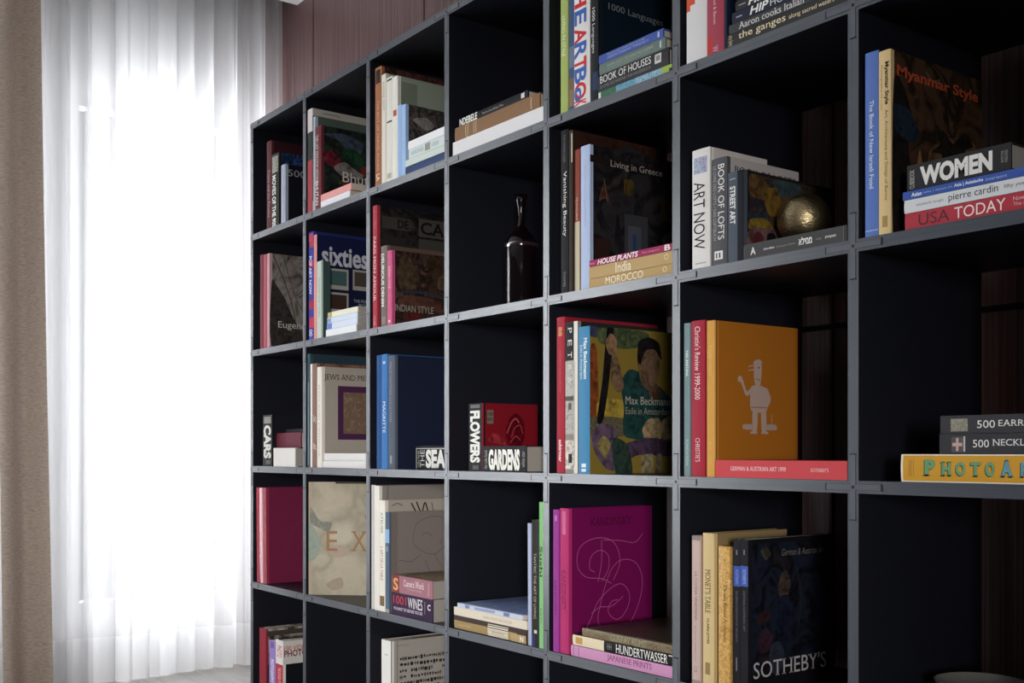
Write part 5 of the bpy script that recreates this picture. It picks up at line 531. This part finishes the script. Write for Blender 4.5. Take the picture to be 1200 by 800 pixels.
def printing(b, items, T, Hh, D, bu, on_spine):
    e = 0.00008
    def prof(u): return -bu * (1 - (2 * u / T - 1) ** 2)
    for it in items:
        k = it[0]
        sp = k[0] == 's' or k == 'heb'
        e += 0.000012
        if sp != on_spine: continue
        if k in ('s', 'heb'):
            if k == 'heb': _, a0, a1, u0, u1, col = it; t, st = '\u05d0\u05dc\u05d9\u05de\u05de', 'b'
            else: _, t, a0, a1, u0, u1, col, st = it
            vs, ts = text2d(t, st.replace('v', ''))
            if 'v' in st and 's' not in st: q = [(u0 + x * (u1 - u0), -bu - e, Hh - a1 + y * (a1 - a0)) for x, y in vs]
            else: q = [(u0 + y * (u1 - u0), -bu - e, Hh - a0 - x * (a1 - a0)) for x, y in vs]
            b.add(q, ts, mat(col))
        elif k == 'sr':
            _, a0, a1, u0, u1, col = it; n = 8
            vs = []
            for i in range(n + 1):
                u = u0 + (u1 - u0) * i / n
                vs += [(u, prof(u) - e, Hh - a0), (u, prof(u) - e, Hh - a1)]
            b.add(vs, [(2 * i, 2 * i + 1, 2 * i + 3, 2 * i + 2) for i in range(n)], mat(col))
        elif k == 'c':
            _, t, y0, y1, z0, z1, col, st = it
            vs, ts = text2d(t, st)
            b.add([(T + e, y0 + x * (y1 - y0), z0 + y * (z1 - z0)) for x, y in vs], ts, mat(col))
        elif k == 'cr':
            _, y0, y1, z0, z1, col = it
            b.add([(T + e, y0, z0), (T + e, y1, z0), (T + e, y1, z1), (T + e, y0, z1)], [(0, 1, 2, 3)], mat(col))
        elif k == 'cp':
            _, pts, col = it
            # smooth closed outline
            n = len(pts); q = []
            for i in range(n):
                p0, p1, p2, p3 = pts[i - 1], pts[i], pts[(i + 1) % n], pts[(i + 2) % n]
                for s in range(4):
                    f = s / 4
                    q.append(tuple(0.5 * (2 * p1[j] + (p2[j] - p0[j]) * f * 0.7 + (-(p2[j] - p0[j]) * 1.4 - (p3[j] - p1[j]) * 0.7 + 6 * (p2[j] - p1[j])) * f * f + ((p2[j] - p0[j]) * 0.7 + (p3[j] - p1[j]) * 0.7 - 4 * (p2[j] - p1[j])) * f ** 3) for j in (0, 1)))
            q = [(min(max(y, 0.0), D), min(max(z, 0.0), Hh)) for y, z in q]
            b.add([(T + e, y, z) for y, z in q], [tuple(range(len(q)))], mat(col))
        elif k == 'cl':
            _, pts, w, col = it
            vs, fs = strip(pts, w)
            b.add([(T + e, y, z) for y, z in vs], fs, mat(col))
        elif k == 'cg':       # rows of tiny pictograms
            rg = random.Random(7)
            _, y0, y1, z0, z1, col = it
            z = z1; vs = []; fs = []
            while z > z0:
                y = y0
                while y < y1:
                    w = rg.uniform(0.004, 0.011); hh = rg.uniform(0.006, 0.0115)
                    if rg.random() < 0.9:
                        o = len(vs); zz = z - 0.006 + rg.uniform(-0.001, 0.001)
                        kk = rg.randrange(3)
                        if kk == 0:
                            vs += [(y, zz - hh / 2), (y + w, zz - hh / 2), (y + w, zz + hh / 2), (y, zz + hh / 2)]; fs.append((o, o + 1, o + 2, o + 3))
                        elif kk == 1:
                            for (a, c, d, f) in ((0, .3, 0, 1), (.7, 1, 0, 1), (.3, .7, .35, .65)):
                                o = len(vs); vs += [(y + a * w, zz - hh / 2 + d * hh), (y + c * w, zz - hh / 2 + d * hh), (y + c * w, zz - hh / 2 + f * hh), (y + a * w, zz - hh / 2 + f * hh)]; fs.append((o, o + 1, o + 2, o + 3))
                        else:
                            vs += [(y + w * .5 * (1 + math.cos(2 * math.pi * q / 8)), zz + hh / 2 * math.sin(2 * math.pi * q / 8)) for q in range(8)]; fs.append(tuple(range(o, o + 8)))
                    y += w + rg.uniform(0.001, 0.0035)
                z -= 0.0165
            b.add([(T + e, y, z) for y, z in vs], fs, mat(col))

def make_book(rec):
    ori, x, y, z, T, Hh, D, kind, lean, turn, spine, cover, pages, label, group, items = rec
    root = empty('book', (x, y, z), (0, R(lean), R(turn)) if ori == 'u' else (0, R(-90), R(lean)))
    tag(root, label, 'book', group)
    bd = min(0.0024 if kind == 'hard' else 0.0019 if kind == 'box' else 0.0006, T * 0.2)
    g = min(0.0009, bd * 0.4) if kind == 'hard' else 0.0
    bu = min(0.0018, T * 0.05) if kind == 'hard' else 0.0
    hy = min(0.0095, D * 0.2)
    ms = mat(spine); mc = mat(cover)
    n = 8
    arc = [(T * i / n, 0.0 - bu * (1 - (2 * i / n - 1) ** 2)) for i in range(n + 1)]
    pts = [(g, hy), (g, 0.006), (0, 0.003)] + arc + [(T, 0.003), (T - g, 0.006), (T - g, hy), (T - bd, hy), (T - bd, 0.0028), (bd, 0.0028), (bd, hy)]
    if g == 0: pts = [(0, hy)] + arc + [(T, hy), (T - bd, hy), (T - bd, 0.0028), (bd, 0.0028), (bd, hy)]
    s = MB(); nv = len(pts)
    vs = [(a, c, 0) for a, c in pts] + [(a, c, Hh) for a, c in pts]
    s.add(vs, [(i, (i + 1) % nv, nv + (i + 1) % nv, nv + i) for i in range(nv)], ms)
    # end caps as a ring of quads
    na = len(arc); st = 3 if g else 1
    s.prism_caps = None
    capf = [tuple(range(nv))]
    s.add(vs, [tuple(range(nv - 1, -1, -1)), tuple(range(nv, 2 * nv))], ms)
    printing(s, items, T, Hh, D, bu, True)
    s.build('spine', root)
    c = MB()
    c.box((0, hy, 0), (bd, D, Hh), mc); c.box((T - bd, hy, 0), (T, D, Hh), mc)
    printing(c, items, T, Hh, D, bu, False)
    c.build('cover', root)
    i_ = 0.003 if kind != 'soft' else 0.0004
    p = MB(); p.box((bd, 0.003, i_), (T - bd, D - i_, Hh - i_), pages_mat(pages)); p.build('pages', root)
    return root
for rec in BOOKS: make_book(rec)

# ------------------------------------------------------------------ vase, brass ball, dish
def glass(name, col, rough, trans):
    m, nt, p = new_mat(name)
    p.inputs['Base Color'].default_value = (*col, 1); p.inputs['Roughness'].default_value = rough
    p.inputs['Transmission Weight'].default_value = trans; p.inputs['IOR'].default_value = 1.48
    return m
vase = empty('bottle_vase', (1.316, 0.12, 3 * H + G + 0.0002))
tag(vase, 'dark smoked glass bottle vase standing alone in an empty compartment', 'vase')
b = MB()
b.lathe([(0.001, 0.0), (0.034, 0.0), (0.0395, 0.004), (0.040, 0.012), (0.040, 0.158), (0.0385, 0.168), (0.033, 0.178), (0.022, 0.190), (0.012, 0.204), (0.0078, 0.220), (0.0074, 0.232), (0.009, 0.246), (0.0125, 0.264), (0.0165, 0.280), (0.0155, 0.2802),
         (0.0115, 0.264), (0.0080, 0.246), (0.0062, 0.232), (0.0064, 0.220), (0.0105, 0.203), (0.0205, 0.188), (0.0315, 0.176), (0.037, 0.166), (0.0384, 0.157), (0.0384, 0.014), (0.034, 0.006), (0.001, 0.006)], glass('smoked plum glass', (0.035, 0.016, 0.022), 0.03, 0.85), 64, False)
b.build('glass_body', vase)
b = MB(); b.lathe([(0.0385, 0.168 - 0.004), (0.0405, 0.161), (0.0406, 0.157), (0.0402, 0.154)], glass('shoulder rim glass', (0.06, 0.035, 0.045), 0.12, 0.5), 64, False)
b.build('shoulder_ring', vase)

m_brass, nt, p = new_mat('hammered brass')
N, L = nt.nodes, nt.links
p.inputs['Base Color'].default_value = (0.42, 0.33, 0.19, 1); p.inputs['Metallic'].default_value = 1.0; p.inputs['Roughness'].default_value = 0.36
tc = N.new('ShaderNodeTexCoord'); mp = N.new('ShaderNodeMapping'); mp.inputs['Scale'].default_value = (90, 90, 190)
nz = N.new('ShaderNodeTexNoise'); nz.inputs['Scale'].default_value = 1.6; nz.inputs['Detail'].default_value = 3
bp = N.new('ShaderNodeBump'); bp.inputs['Strength'].default_value = 0.55; bp.inputs['Distance'].default_value = 0.002
L.new(tc.outputs['Object'], mp.inputs['Vector']); L.new(mp.outputs['Vector'], nz.inputs['Vector']); L.new(nz.outputs['Fac'], bp.inputs['Height']); L.new(bp.outputs['Normal'], p.inputs['Normal'])
b = MB(); r = 0.0466
b.lathe([(max(0.0005, r * math.sin(math.pi * i / 32)), -r * math.cos(math.pi * i / 32)) for i in range(33)], m_brass, 64, False)
ball = b.build('ball'); ball.location = (2.171, 0.10, 3 * H + G + 0.0262 + r + 0.0002)
tag(ball, 'hammered brass ball resting on the wide dark grey book', 'ornament')

dish = empty('dish', (2.462, 0.17, H + G + 0.0002))
tag(dish, 'shallow grey dish at the foot of the rightmost compartment', 'dish')
m_dish = simple('grey glazed ceramic', (0.28, 0.27, 0.25), 0.3)
b = MB()
b.lathe([(0.001, 0.0), (0.03, 0.0), (0.032, 0.004), (0.055, 0.03), (0.070, 0.0625), (0.068, 0.063), (0.052, 0.031), (0.03, 0.008), (0.001, 0.007)], m_dish, 56, False)
b.build('bowl', dish)
